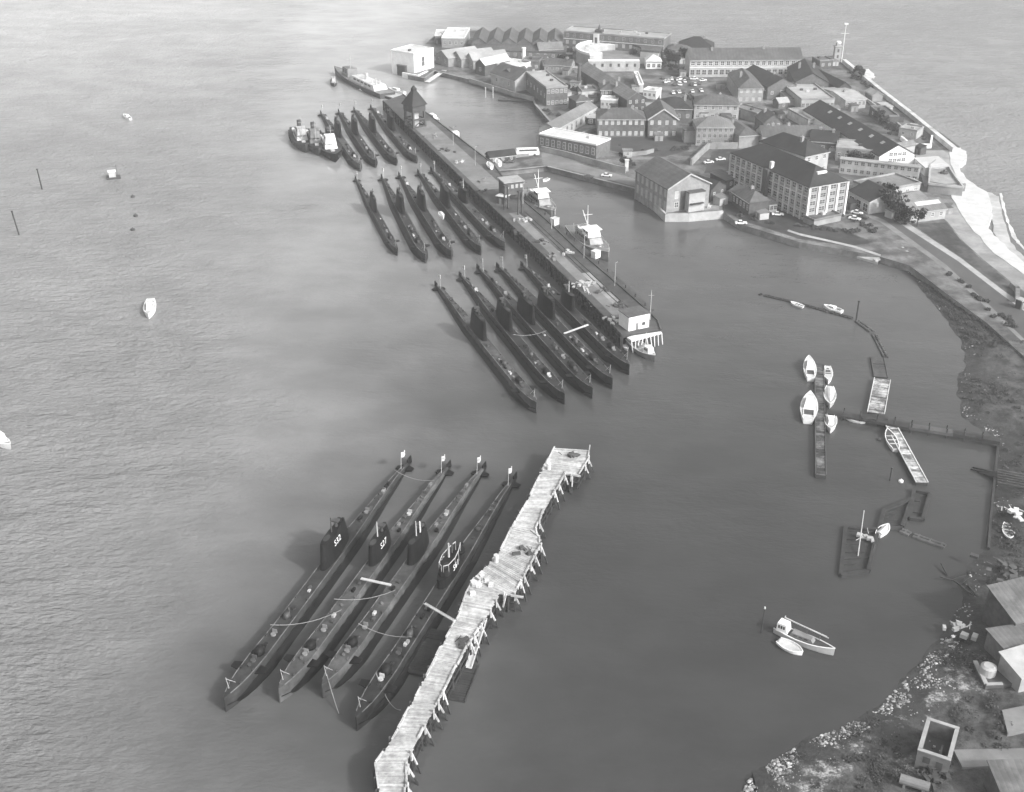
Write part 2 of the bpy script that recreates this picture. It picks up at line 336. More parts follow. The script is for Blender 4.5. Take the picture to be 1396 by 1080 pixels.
# mud, weed, scrub grass and pale rubble patches, mixed by height and noise
def shore_material():
    m = bpy.data.materials.new('mud_and_rubble'); m.use_nodes = True; nt = m.node_tree; N = nt.nodes; L = nt.links
    b = N['Principled BSDF']; g = N.new('ShaderNodeNewGeometry'); sx = N.new('ShaderNodeSeparateXYZ'); L.new(g.outputs['Position'], sx.inputs[0])
    def noise(s, det=6, rough=.7):
        n = N.new('ShaderNodeTexNoise'); n.inputs['Scale'].default_value = s; n.inputs['Detail'].default_value = det; n.inputs['Roughness'].default_value = rough
        L.new(g.outputs['Position'], n.inputs['Vector']); return n.outputs['Fac']
    def rng_(x, a, c, lo, hi):
        n = N.new('ShaderNodeMapRange'); n.interpolation_type = 'SMOOTHSTEP'
        for k, val in zip(('From Min','From Max','To Min','To Max'), (a, c, lo, hi)): n.inputs[k].default_value = val
        L.new(x, n.inputs['Value']); return n.outputs['Result']
    def M(op, a, c):
        n = N.new('ShaderNodeMath'); n.operation = op
        for i, x in enumerate((a, c)):
            if isinstance(x, (int, float)): n.inputs[i].default_value = x
            else: L.new(x, n.inputs[i])
        return n.outputs[0]
    mud = rng_(noise(.35), .3, .7, .016, .052)
    grass = rng_(noise(.30, 8), .32, .70, .018, .105)
    rub = rng_(noise(1.5, 6), .36, .62, .07, .5)
    hgt = rng_(sx.outputs[2], .5, 1.5, 0, 1)
    def mix(a, c, t):
        return M('ADD', M('MULTIPLY', a, M('SUBTRACT', 1.0, t)), M('MULTIPLY', c, t))
    v = mix(mud, grass, hgt)
    # pale rubble only lies along the bank in the south corner
    sou = rng_(sx.outputs[1], 172, 150, 0, 1)
    patch = rng_(noise(.16, 9), .52, .62, 0, .8)
    band = M('MULTIPLY', rng_(sx.outputs[2], .35, .9, 0, 1), rng_(sx.outputs[2], 1.9, 1.25, 0, 1))
    v = mix(v, rub, M('MULTIPLY', M('MULTIPLY', sou, patch), band))
    cb = N.new('ShaderNodeCombineColor')
    for k in range(3): L.new(v, cb.inputs[k])
    L.new(cb.outputs['Color'], b.inputs['Base Color']); b.inputs['Roughness'].default_value = .85
    bp = N.new('ShaderNodeBump'); bp.inputs['Strength'].default_value = .7; bp.inputs['Distance'].default_value = .4
    L.new(noise(1.6, 5), bp.inputs['Height']); L.new(bp.outputs['Normal'], b.inputs['Normal'])
    return m
me.materials.append(shore_material())
o = link('foreshore', me); struct(o)
def hgt(x, y):
    d = sdf(np.array([[x, y]]))[0]; z = float(terrain_z(None, None, np.array([d]))[0])
    return z, d
# loose rubble stones and driftwood along the bank (uncountable)
b = MB()
def stone(b, x, y, z, r):
    pts = []; 
    for k in range(8):
        a = k*math.pi/4; rr = r*random.uniform(.6, 1.1); pts.append((x+rr*math.cos(a), y+rr*math.sin(a), z-.1))
    top = (x+random.uniform(-.2,.2)*r, y+random.uniform(-.2,.2)*r, z+r*random.uniform(.2,.5))
    mid = [((p[0]+top[0]*.6)/1.6, (p[1]+top[1]*.6)/1.6, z+(top[2]-z)*.75) for p in pts]
    n = 8; b.add(pts+mid+[top], [(k,(k+1)%n,n+(k+1)%n,n+k) for k in range(n)]+[(n+k,n+(k+1)%n,2*n) for k in range(n)])
def along_shore(i0, i1, n, dmin, dmax, rr):
    seg = [sp[k] for k in range(i0, i1+1)]
    for k in range(n):
        j = random.randrange(len(seg)-1); p = seg[j].lerp(seg[j+1], random.random()); dd = (seg[j+1]-seg[j]).normalized(); nn = Vector((dd.y, -dd.x))
        x, y = p.x, p.y; q = random.uniform(dmin, dmax)
        for s_ in (1, -1):
            z, d = hgt(x+nn.x*q*s_, y+nn.y*q*s_)
            if d > .25: break
        else: continue
        x += nn.x*q*s_; y += nn.y*q*s_
        if mn.noise(Vector((x*.22, y*.22, 7))) > -.12: stone(b, x, y, z+rough_at(x, y)*.45, random.choice(rr))
i866 = shore.index((1284,866)); i1092 = shore.index((1000,1092))
along_shore(i866, i1092, 1500, .6, 3.6, [.08,.1,.13,.16,.2,.28,.45])
along_shore(i866, i1092, 420, 3, 8, [.07,.09,.12,.16,.24])
along_shore(0, i866, 420, .4, 3.0, [.12,.16,.22,.32])
for (u, v, n, spread) in [(1330,520,25,4),(1345,690,40,4),(1340,790,35,5),(1270,930,120,2.2)]:
    c = G(u, v, 1.2)
    for k in range(n):
        x = c.x+random.gauss(0, spread); y = c.y+random.gauss(0, spread*.7); z, d = hgt(x, y)
        if d > .3: stone(b, x, y, z+rough_at(x, y)*min(1, d/6)*.5, random.choice([.1,.14,.2,.3]))
tag(b.build('loose_rubble', ROCK), 'pale loose rubble stones scattered along the muddy bank', 'rubble', kind='stuff')
# coarse scrub on the bank (uncountable)
b = MB()
def tuft(b, x, y, z, r, n):
    for k in range(n):
        a = random.uniform(0, 6.283); q = random.uniform(0, 1)**.5*r; h = random.uniform(.15, .75)*r
        px, py, pz = x+q*math.cos(a), y+q*math.sin(a), z+h*(1-.5*(q/r))
        t = Vector((random.gauss(0,1), random.gauss(0,1), random.gauss(0,.6))).normalized(); s_ = random.uniform(.08, .17)
        u_ = t.cross(Vector((0,0,1))).normalized()*s_; w_ = t*s_
        c = Vector((px,py,pz)); b.face([c-u_-w_, c+u_-w_*.6, c+u_*.8+w_, c-u_*.6+w_])
areas = [((1262,384),(1330,470),160,3.0),((1300,420),(1390,475),90,2.5),((1330,520),(1390,560),60,4),((1360,600),(1392,790),110,3),((1180,330),(1232,362),70,1.5),((1210,990),(1240,1070),26,3),((1150,1030),(1230,1075),30,4),((1330,960),(1385,1030),24,3),((1290,880),(1330,900),25,2)]
for (p0, p1, n, sp_) in areas:
    for k in range(n):
        t = random.random(); c = G(p0[0]+(p1[0]-p0[0])*t, p0[1]+(p1[1]-p0[1])*t, 1.5)
        x = c.x+random.gauss(0, sp_); y = c.y+random.gauss(0, sp_); z, d = hgt(x, y)
        if d > 1.5: tuft(b, x, y, min(z, 2), random.choice([.5,.8,.8,1.2,1.5]), 44)
tag(b.build('coarse_scrub', SCRUB, norm=False), 'dark coarse scrub and weed growing over the creek bank', 'scrub', kind='stuff')
# ------------------------------------------------------------------ submarines
def lerp_tab(tab, s):
    for (a, *va), (c, *vc) in zip(tab[:-1], tab[1:]):
        if a <= s <= c:
            t = (s-a)/(c-a) if c > a else 0
            return [p+(q-p)*t for p, q in zip(va, vc)]
    return list(tab[-1][1:])
LSUB = 88.0
HULL = [(0,.25,1.3),(.02,.9,.9),(.06,1.9,.2),(.12,2.8,-.6),(.2,3.3,-1.8),(.3,3.65,-2.4),(.6,3.65,-2.5),(.70,3.1,-2.2),(.80,2.2,-1.6),(.88,1.5,-1.0),(.95,.8,-.5),(1,.25,0)]
CASE = [(-.004,.10,.06,3.2),(.02,.9,.7,3.15),(.06,1.55,1.25,3.0),(.14,1.85,1.5,2.7),(.24,1.7,1.35,2.4),(.4,1.7,1.35,2.3),(.6,1.7,1.35,2.3),(.70,1.25,.95,2.15),(.80,.8,.58,1.9),(.88,.6,.42,1.8),(.94,.45,.3,1.3),(.975,.25,.16,.9)]
def X(s): return LSUB*(.5-s)
def hull_mesh(b, fat=1.0):
    rings = []; n = 18
    for k in range(41):
        s = k/40; r, c = lerp_tab(HULL, s); rings.append([(X(s), fat*r*math.cos(2*math.pi*i/n), c+r*math.sin(2*math.pi*i/n)) for i in range(n)])
    b.loft(rings)
def case_mesh(b):
    rings = []; S_ = [-.004+(.979)*k/36 for k in range(37)]
    for s in S_:
        w0, w1, z = lerp_tab(CASE, s)
        rings.append([(X(s), -w0, .1), (X(s), -w0*1.0, z*.62), (X(s), -w1, z), (X(s), w1, z), (X(s), w0, z*.62), (X(s), w0, .1)])
    b.loft(rings)
def plan(n, l, w, cx, z, nose=.5):
    pts = []
    for i in range(n):
        a = 2*math.pi*i/n; c, s_ = math.cos(a), math.sin(a)
        xx = cx + (l/2)*(abs(c)**.9)*(1 if c > 0 else -1); yy = (w/2)*(abs(s_)**.75)*(1 if s_ > 0 else -1)*(1 if c > 0 else (1-.35*abs(c)))
        pts.append((xx, yy, z))
    return pts
def make_sub(label, style, group):
    root = thing('submarine', label, 'submarine', (0,0,0), 0, group)
    b = MB(); hull_mesh(b); b.build('hull', BLACK, root, smooth=True)
    b = MB(); case_mesh(b)
    for s in [.10,.17,.24,.30,.66,.72,.79]:                       # hatch coamings, capstans and bollards let into the casing
        z = lerp_tab(CASE, s)[2]; b.cyl((X(s), random.uniform(-.3,.3), z-.05), (X(s), 0, z+.22), .42, .38, 9)
    for s in [.045,.09,.14,.2,.27,.34,.62,.7,.77,.84]:
        w0, w1, z = lerp_tab(CASE, s)
        for q in (-1, 1): b.box(X(s)-.35, X(s)+.35, q*(w1-.22)-.09, q*(w1-.22)+.09, z-.02, z+.28)
    b.build('casing', {'p': DECK, 't': DECKL, 'o': DECKL}[style], root)
    for q in (-1, 1):                                             # worn paler edge and free-flood slots of the casing
        b = MB(); pts = []
        for k in range(31):
            s = .012+.93*k/30; w0, w1, z = lerp_tab(CASE, s); pts.append(Vector((X(s), q*(w1+.02), z+.02)))
        for p_, r_ in zip(pts[:-1], pts[1:]): b.beam(p_, r_, .16, .10)
        b.build('casing_edge', EDGE, root)
        b = MB()
        lo, hi = [], []
        for k in range(47):
            s = .06+.80*k/46; w0, w1, z = lerp_tab(CASE, s); lo.append(Vector((X(s), q*(w0+.015), z*.36))); hi.append(Vector((X(s), q*(w0+.015), z*(.54 if k % 2 else .37))))
        for k in range(46): b.face([lo[k], lo[k+1], hi[k+1], hi[k]])
        b.build('free_flood_slots', FIN, root, norm=False)
    for s, m_ in [(random.uniform(.2,.4),LGREY)]+[(random.choice([random.uniform(.16,.42),random.uniform(.61,.86)]),random.choice([STEEL,GREYP,FIN])) for _ in range(7)]:
        w0, w1, z = lerp_tab(CASE, s); y_ = random.uniform(-.4,.4)*w1; b = MB(); l_ = random.uniform(.3,.8); b.box(X(s)-l_, X(s)+l_, y_-.25, y_+.25, z-.05, z+random.uniform(.25,.7)); b.build('deck_locker', m_, root)
    F0 = X(.515)
    zt = 8.0 if style == 'p' else (6.9 if style == 't' else 5.6)
    b = MB()
    if style == 'o':
        b.loft([plan(20, 13, 3.0, F0, 2.4), plan(20, 12.5, 2.8, F0, 4.2)])
        b.loft([plan(20, 7.5, 2.9, F0+1.2, 4.2), plan(20, 7.2, 2.7, F0+1.0, 5.6)])
        b.cyl((F0-4.8,0,4.1),(F0-4.8,0,4.6),1.3,1.2,12); b.box(F0-7,F0-4,-.12,.12,4.55,4.8)
    else:
        b.loft([plan(24, 13, 2.4, F0-.3, 2.4), plan(24, 12, 2.1, F0-.2, 4.8), plan(24, 10.9, 1.8, F0+.1, zt-.5), plan(24, 10.5, 1.6, F0+.2, zt)] if style == 'p' else [plan(24, 10.5, 2.5, F0-.3, 2.4), plan(24, 9.6, 2.2, F0-.2, 4.8), plan(24, 8.9, 1.9, F0+.1, zt-.5), plan(24, 8.6, 1.75, F0+.2, zt)])
    fin = b.build('fin', FIN, root, smooth=False)
    b = MB(); b.loft([plan(16, 2.4, 1.2, F0+2.9, zt+.02), plan(16, 2.4, 1.2, F0+2.9, zt+.06)]); b.build('bridge_cockpit', DECK, fin)
    if style == 'o':
        for q in (-1, 1):
            b = MB(); pts = [(F0+4.6,.2*q,6.6),(F0+3.8,1.0*q,6.6),(F0+1.2,1.35*q,6.6),(F0-1.5,1.1*q,6.6),(F0-4.2,.5*q,6.6)]
            b.tube(pts, .09); [b.cyl((p[0],p[1],4.2),p,.05) for p in pts]; b.build('guard_rail', LGREY, fin)
        b = MB(); b.cyl((F0+1.0,0,6.4),(F0+1.0,0,9.6),.22,.17); b.build('periscope', LGREY, root)
        b = MB(); b.cyl((F0-.6,.1,6.4),(F0-.6,.1,8.6),.16); b.build('radar_mast', STEEL, root)
    else:
        b = MB(); b.cyl((F0+.6,0,zt),(F0+.6,0,zt+3.4),.16,.11); b.build('periscope', {'p': STEEL, 't': LGREY}[style], root)
        b = MB(); b.cyl((F0-1.6,0,zt),(F0-1.6,0,zt+1.3),.35,.3); b.box(F0-2.2,F0-1.0,-.7,.7,zt+1.2,zt+1.5); b.build('radar_mast', STEEL, root)
        b = MB(); b.cyl((F0-3.2,0,zt),(F0-3.2,0,zt+.9),.45,.4); b.build('snort_mast', FIN, root)
    for q in (-1, 1):
        b = MB(); b.loft([[(X(.10)-1.2,q*1.3,2.2),(X(.10)+1.2,q*1.3,2.2),(X(.10)+1.2,q*1.3,2.42),(X(.10)-1.2,q*1.3,2.42)], [(X(.10)-.7,q*3.3,2.4),(X(.10)+.7,q*3.3,2.4),(X(.10)+.7,q*3.3,2.52),(X(.10)-.7,q*3.3,2.52)]]); b.build('bow_plane', BLACK, root)
        b = MB(); b.loft([[(X(.955)-1.3,q*.5,.35),(X(.955)+1.3,q*.5,.35),(X(.955)+1.3,q*.5,.6),(X(.955)-1.3,q*.5,.6)], [(X(.955)-.8,q*2.0,.2),(X(.955)+.6,q*2.0,.2),(X(.955)+.6,q*2.0,.35),(X(.955)-.8,q*2.0,.35)]]); b.build('stern_plane', BLACK, root)
    b = MB(); b.loft([[(X(1)-.4,-.12,-.5),(X(.97),-.16,-.5),(X(.97),.16,-.5),(X(1)-.4,.12,-.5)],[(X(1)-.1,-.1,1.6),(X(.975),-.12,1.6),(X(.975),.12,1.6),(X(1)-.1,.1,1.6)]]); b.build('rudder', BLACK, root)
    z = lerp_tab(CASE, .145)[2]; b = MB(); b.loft([plan(14, 2.8, 1.9, X(.145), z-.05), plan(14, 2.6, 1.7, X(.145), z+.9), plan(14, 1.3, .8, X(.145), z+1.35)]); b.build('sonar_dome', FIN, root, smooth=True)
    if style != 't':
        z = lerp_tab(CASE, .27)[2]; b = MB(); b.loft([plan(14, 1.8, 1.2, X(.27), z-.05), plan(14, 1.6, 1.0, X(.27), z+1.0)]); b.cyl((X(.28),0,z),(X(.28),0,z+1.6),.12); b.build('sonar_dome', STEEL, root, smooth=True)
    for s in (.115, .205, .70, .80):
        z = lerp_tab(CASE, s)[2]; b = MB(); b.cyl((X(s),0,z),(X(s),0,z+.35),.5,.5,10); b.box(X(s)-.7,X(s)-.55,-.45,.45,z+.1,z+.9); b.build('hatch', random.choice([STEEL,STEEL,GREYP,LGREY]), root)
    b = MB(); z = lerp_tab(CASE, .93)[2]; b.cyl((X(.93),0,z-.1),(X(.93)-.5,0,z+4.2),.07,.05); b.build('ensign_staff', LGREY, root)
    b = MB(); rows = []
    for k in range(7):
        t = k/6; rows.append((X(.93)-.5-2.1*t, .25*math.sin(t*5)+.3*t, z+4.1-.5*t))
    for h0, h1, mi in [(0,-.55,0),(-.55,-.75,1),(-.75,-1.3,0)]:
        for p, q in zip(rows[:-1], rows[1:]):
            b.add([(p[0],p[1],p[2]+h1),(q[0],q[1],q[2]+h1),(q[0],q[1],q[2]+h0),(p[0],p[1],p[2]+h0),(p[0],p[1]+.03,p[2]+h1),(q[0],q[1]+.03,q[2]+h1),(q[0],q[1]+.03,q[2]+h0),(p[0],p[1]+.03,p[2]+h0)], [(0,1,2,3),(7,6,5,4),(0,4,5,1),(2,6,7,3)], mi)
    b.build('white_ensign', [WH, MID], root)
    b = MB(); b.cyl((X(.018),0,3.7),(X(.012),0,6.4),.07,.05); b.tube([(X(.012),0,6.2),(X(.035),.5,3.9)], .04); b.tube([(X(.012),0,6.2),(X(.035),-.5,3.9)], .04); b.build('jackstaff', LGREY, root)
    return root
def pennant(root, txt, style):
    cu = bpy.data.curves.new('pennant_number', 'FONT'); cu.body = txt; cu.size = 1.85; cu.align_x = 'CENTER'; cu.align_y = 'CENTER'; cu.offset = .0; cu.extrude = .02; cu.space_character = 1.15
    t = bpy.data.objects.new('t', cu); COL.objects.link(t); bpy.context.view_layer.update()
    me = bpy.data.meshes.new_from_object(t.evaluated_get(bpy.context.evaluated_depsgraph_get())); bpy.data.objects.remove(t)
    me.name = 'pennant_number'; me.materials.clear(); me.materials.append(W_)
    F0 = X(.515)
    for q in (1, -1):
        o = link('pennant_number', me, root); zc = 6.0 if style == 'p' else 5.3 if style == 't' else 4.9; half = 1.03 if style == 'p' else 1.1 if style == 't' else 1.5
        lean = math.atan2(.19, 2.6) if style != 'o' else .04
        o.location = (F0+(.3 if style != 'o' else 1.1), q*half, zc)
        # text reads left to right seen from that side, leaning in with the fin
        o.rotation_euler = (math.pi/2-lean, 0, math.pi if q > 0 else 0)
subs = [  # bow px, stern px, style, pennant, label
 ((308,960),(560,624),'p','S32','black submarine with tall fin numbered S32, outermost from the bleached timber jetty'),
 ((382,948),(614,630),'t','S27','pale decked submarine with streamlined fin numbered S27, inside the S32 boat'),
 ((441,942),(662,632),'t',None,'submarine with two raised white masts on its fin, between S27 and the S61 boat'),
 ((487,986),(704,646),'o','S61','older submarine with open railed bridge numbered S61, next to the bleached timber jetty'),
 ((731,556),(593,385),'p',None,'black submarine farthest out in the trot nearest the end of the long jetty'),
 ((769,544),(626,372),'p',None,'black submarine second from the open water at the end of the long jetty'),
 ((807,536),(650,362),'p',None,'black submarine third from the open water at the end of the long jetty'),
 ((834,523),(677,360),'p',None,'black submarine fourth from the open water at the end of the long jetty'),
 ((857,504),(710,358),'t',None,'submarine lying against the long jetty in the trot nearest its white hut'),
 ((541,343),(484,240),'p',None,'small black submarine outermost in the middle trot beside the long jetty'),
 ((580,353),(513,226),'p',None,'dark submarine second from open water in the middle trot'),
 ((615,348),(541,232),'p',None,'dark submarine third from open water in the middle trot, white boat on its deck'),
 ((655,342),(566,228),'p',None,'dark submarine fourth from open water in the middle trot'),
 ((688,336),(587,229),'t',None,'submarine lying against the long jetty in the middle trot'),
 ((491,229),(436,151),'p',None,'dark submarine outermost in the farthest trot, beside the three tugs'),
 ((512,224),(461,150),'p',None,'dark submarine second from the tugs in the farthest trot'),
 ((540,221),(482,147),'p',None,'dark submarine third from the tugs in the farthest trot'),
 ((568,218),(504,143),'p',None,'dark submarine fourth from the tugs in the farthest trot'),
]
random.seed(3)
protos = {}; SUBS = []; turn = 0
GRP = 'submarines moored alongside each other'
for bow, st, style, num, label in subs:
    # bow and stern read at casing height
    a = G(bow[0], bow[1], 1.5); c = G(st[0], st[1], 1.0); mid = (a+c)/2; d = a-c; ang = math.atan2(d.y, d.x); ln = min(d.length, 93)
    if d.length > 93: mid = a-d.normalized()*ln/2
    sc = ln/LSUB
    var = style+str(turn % 3) if style == 'p' else style; turn += 1
    if var not in protos:
        protos[var] = make_sub(label, style, GRP); root = protos[var]; root.location = (mid.x, mid.y, 0); root.rotation_euler = (0,0,ang); root.scale = (sc,1,1)
        pend = [(root, num, style)] if num else []
        SUBS.append((root, num, style))
    else:
        root = dup(protos[var], (mid.x, mid.y, 0), ang, label, GRP, (sc,1,1)); SUBS.append((root, num, style))
random.seed(17)
for i_, (root, num, style) in enumerate(SUBS):
    cs = [c for c in root.children if c.name.startswith('casing') and 'edge' not in c.name][0]; sl = cs.material_slots[0]; sl.link = 'OBJECT'; sl.material = [DECK, DECKL, DECKL, CASE2][i_] if i_ < 4 else random.choice([DECK, CASE2, CASE2, DECKL])
    if num: pennant(root, num, style)
def subpt(i, s, y, z):
    r = SUBS[i][0]; a = r.rotation_euler.z; x = X(s)*r.scale.x
    return Vector((r.location.x+x*math.cos(a)-y*math.sin(a), r.location.y+x*math.sin(a)+y*math.cos(a), z))
for dx_, h_ in ((-.9, 2.6),):
    b = MB(); b.cyl((X(.515)+dx_,.25,6.8),(X(.515)+dx_,.25,6.9+h_),.14,.1); b.build('raised_mast', W_, SUBS[2][0])
# small dark submarine outermost in the middle trot is shorter
SUBS[9][0].scale = (SUBS[9][0].scale.x, .75, .8)
def gangway(p, q, label, w=.5):
    b = MB(); d = (q-p).normalized(); n = Vector((-d.y, d.x, 0)); b.beam(p, q, w, .12)
    for k in (-1, 1): b.beam(p+n*k*w*.45+Vector((0,0,.1)), q+n*k*w*.45+Vector((0,0,.1)), .08, .14)
    tag(b.build('gangway', WH), label, 'gangway', 'gangways between the boats')
gangway(G3(492,789,3.6), G3(533,798,3.6), 'white gangway plank bridging the S27 boat and its neighbour')
gangway(G3(579,823,3.2), G3(620,847,4.6), 'white gangway from the S61 boat up to the bleached jetty')
gangway(G3(769,455,3.6), G3(802,443,3.8), 'white gangway across the decks near the end of the long jetty')
def rope(p, q, sag, label, r=.07):
    b = MB(); pts = [p.lerp(q, t)-Vector((0,0,sag*4*t*(1-t))) for t in [k/10 for k in range(11)]]
    b.tube(pts, r, 4); tag(b.build('mooring_rope', ROPE), label, 'rope', 'mooring ropes')
rope(subpt(0,.22,-1.2,3.6), subpt(1,.27,1.2,3.6), 1.2, 'slack mooring rope from the S32 boat to the S27 boat')
rope(subpt(1,.30,-1.5,3.6), subpt(2,.34,1.3,3.6), 1.0, 'slack mooring rope from the S27 boat to the boat inside it')
rope(subpt(2,.02,0,3.8), G3(462,973,.1), .4, 'pale rope hanging from a submarine bow into the water')
rope(subpt(3,.12,-1,3.6), G3(546,968,3.9), 2.2, 'slack mooring rope from the S61 boat to the bleached jetty')
rope(subpt(2,.20,-1,3.6), subpt(3,.25,1,3.6), 1.0, 'slack mooring rope between the two boats nearest the bleached jetty')
rope(subpt(0,.90,-.5,2.6), subpt(1,.86,.6,3.0), 1.0, 'slack stern rope from the S32 boat to the S27 boat')
rope(subpt(5,.40,-1,3.6), subpt(6,.37,1,3.6), .8, 'rope between the second and third boats of the near trot')
# ------------------------------------------------------------------ jetties
random.seed(11)
def along(poly, step):
    out = []; acc = 0
    for p, q in zip(poly[:-1], poly[1:]):
        L_ = (q-p).length; d = (q-p)/L_; t = (step-acc) if acc else 0
        while t < L_: out.append((p+d*t, d)); t += step
        acc = (L_-(t-step)) % step
    return out
def pile_copies(root, mesh, pts, name='pile'):
    for p, r in pts: link(name, mesh, root, (p.x, p.y, 0), r)
def mesh_of(b, name, mats):
    o = b.build(name, mats); me = o.data; bpy.data.objects.remove(o); return me
ZJ = 4.2
# --- long jetty
JL = [(523,138),(585,200),(640,253),(690,300),(745,352),(800,407),(849,458)]
JR = [(549,129),(576,150),(632,193),(672,224),(706,267),(748,303),(792,345),(832,379),(870,412),(897,438),(901,450)]
root = thing('jetty', 'long grey timber jetty on dark piles running out from the island quay', 'jetty')
b = MB(); poly = [G(u,v,ZJ) for u, v in JL]+[G(u,v,ZJ) for u, v in reversed(JR)]; b.prism(poly, ZJ-.7, ZJ, 0, 1); b.build('deck', [TIMBER, TIMBD], root)
pl = MB(); pl.cyl((0,0,-3),(0,0,ZJ-.2),.32,.32,7); pm = mesh_of(pl, 'pile', TIMBD)
left = [G(u,v,ZJ) for u, v in JL]; right = [G(u,v,ZJ) for u, v in JR]
lp = along(left, 4.6); rp = along(right, 8.0)
pile_copies(root, pm, [(p, 0) for p, d in lp[:66]]+[(p, 0) for p, d in rp[:34]])
b = MB()                                                   # fendering and walings along the submarine side
for p, q in zip(left[:-1], left[1:]):
    for z in (1.2, 2.9): b.beam((p.x,p.y,z),(q.x,q.y,z), .35, .4)
for p, d in along(left, 2.3): b.beam((p.x-d.y*-.35,p.y+d.x*-.35,-.5),(p.x-d.y*-.35,p.y+d.x*-.35,ZJ+.25), .3, .3)
b.build('fender_timber', TIMBD, root)
b = MB()
for line in (left, right):
    for p, q in zip(line[:-1], line[1:]): b.beam((p.x,p.y,ZJ+.18),(q.x,q.y,ZJ+.18), .4, .34)
b.build('kerb_beam', TIMBER, root)
# lanes worn paler along the deck, rails
def strip(u0, u1, w_, z, m, name, off=0):
    p = G(*u0, z); q = G(*u1, z); d = (q-p).normalized(); n = Vector((-d.y,d.x)); p += n*off; q += n*off
    b = MB(); b.add([(p.x+n.x*w_/2,p.y+n.y*w_/2,z),(q.x+n.x*w_/2,q.y+n.y*w_/2,z),(q.x-n.x*w_/2,q.y-n.y*w_/2,z),(p.x-n.x*w_/2,p.y-n.y*w_/2,z)], [(0,1,2,3)])
    return b.build(name, m, root)
strip((700,290),(846,432),3.4, ZJ+.008, PAVE, 'roadway'); strip((798,372),(846,418),2.6, ZJ+.014, CONC, 'roadway')
strip((572,166),(672,258),9.5, ZJ+.008, PAVE, 'roadway')
for off in (-.75, .75):
    b = MB(); p = G3(712,288,ZJ); q = G3(866,432,ZJ); d = (q-p).normalized(); n = Vector((-d.y,d.x,0)); b.beam(p+n*off+Vector((0,0,.07)), q+n*off+Vector((0,0,.07)), .14, .14); b.build('crane_rail', STEEL, root)
# lower landing stage on the creek side
root2 = thing('landing_stage', 'low timber landing stage alongside the creek side of the long jetty', 'landing stage')
def obox_poly(a, c, w_):
    d = (c-a).normalized(); n = Vector((-d.y,d.x))*w_/2; return [a-n, c-n, c+n, a+n]
b = MB(); a, c = G(716,268,2.2), G(886,423,2.2); b.prism(obox_poly(a, c, 2.6), 1.7, 2.2); b.build('deck', TIMBER, root2)
pl = MB(); pl.cyl((0,0,-3),(0,0,3.2),.2,.2,6); pm2 = mesh_of(pl, 'pile', TIMBD)
pile_copies(root2, pm2, [(p, 0) for p, d in along([a, c], 7)])
# --- barge pontoon moored by the landing stage (wooden catamaran floats)
def pontoon(name, label, cat, a, c, w_, z0, z1, mats, planks=True, group=None, edge=.25):
    r = thing(name, label, cat, (0,0,0), 0, group)
    b = MB(); b.prism(obox_poly(a, c, w_), z0, z1); b.build('float', mats[0], r)
    if planks:
        b = MB(); d = (c-a); L_ = d.length; d = d/L_; n = Vector((-d.y,d.x)); k = 0; t = .15
        while t < L_-.4:
            wd = random.uniform(.45,.7)
            if random.random() > .07:
                p = a+d*t; q = a+d*min(t+wd-.06, L_); hw = w_/2-edge*random.uniform(.2,1)
                b.prism([p-n*hw, q-n*hw, q+n*hw, p+n*hw], z1, z1+.10)
            t += wd
        b.build('decking', mats[1], r)
    b = MB(); d = (c-a).normalized(); n = Vector((-d.y,d.x))
    for s_ in (-1, 1): p = a+n*s_*w_/2; q = c+n*s_*w_/2; b.beam((p.x,p.y,z1+.12),(q.x,q.y,z1+.12), .22, .24)
    b.build('edge_beam', mats[1] if len(mats) < 3 else mats[2], r)
    return r
pontoon('catamaran_raft', 'long framed raft with pale planks moored by the white jetty-end hut', 'raft', G(828,372,.8), G(872,420,.8), 3.6, -.4, .8, [TIMBD, PALE, TIMBER])
pontoon('catamaran_raft', 'low dark raft floating between the creek minesweeper and the barge raft', 'raft', G(800,345,.8), G(824,368,.8), 2.6, -.4, .7, [TIMBD, TIMBER])
# --- bleached timber jetty in the foreground
ZF = 3.9
FL = [(519,1092),(511.5,1042),(530,1016),(558,966),(587,911),(606,874),(622,845),(634,812),(645,792),(668,768),(682,752),(694,728),(706,705),(719,683),(731,658),(743,634),(756,611)]
FR = [(552,1092),(556,1035),(574,999),(600,952),(618,917),(637,882),(660,847),(672,826),(680,810),(699,813),(714,786),(726,764),(736,746),(736,734),(728,728),(739,702),(756,671),(770,647),(787,650),(801,627),(803,614)]
root = thing('jetty', 'bleached white timber jetty with splayed raking piles, beside four submarines', 'jetty')
fl = [G(u,v,ZF) for u, v in FL]; fr = [G(u,v,ZF) for u, v in FR]
b = MB(); b.prism(fl+fr[::-1], ZF-.5, ZF, 0, 1); b.build('deck_frame', [BLEACH, TIMBD], root)
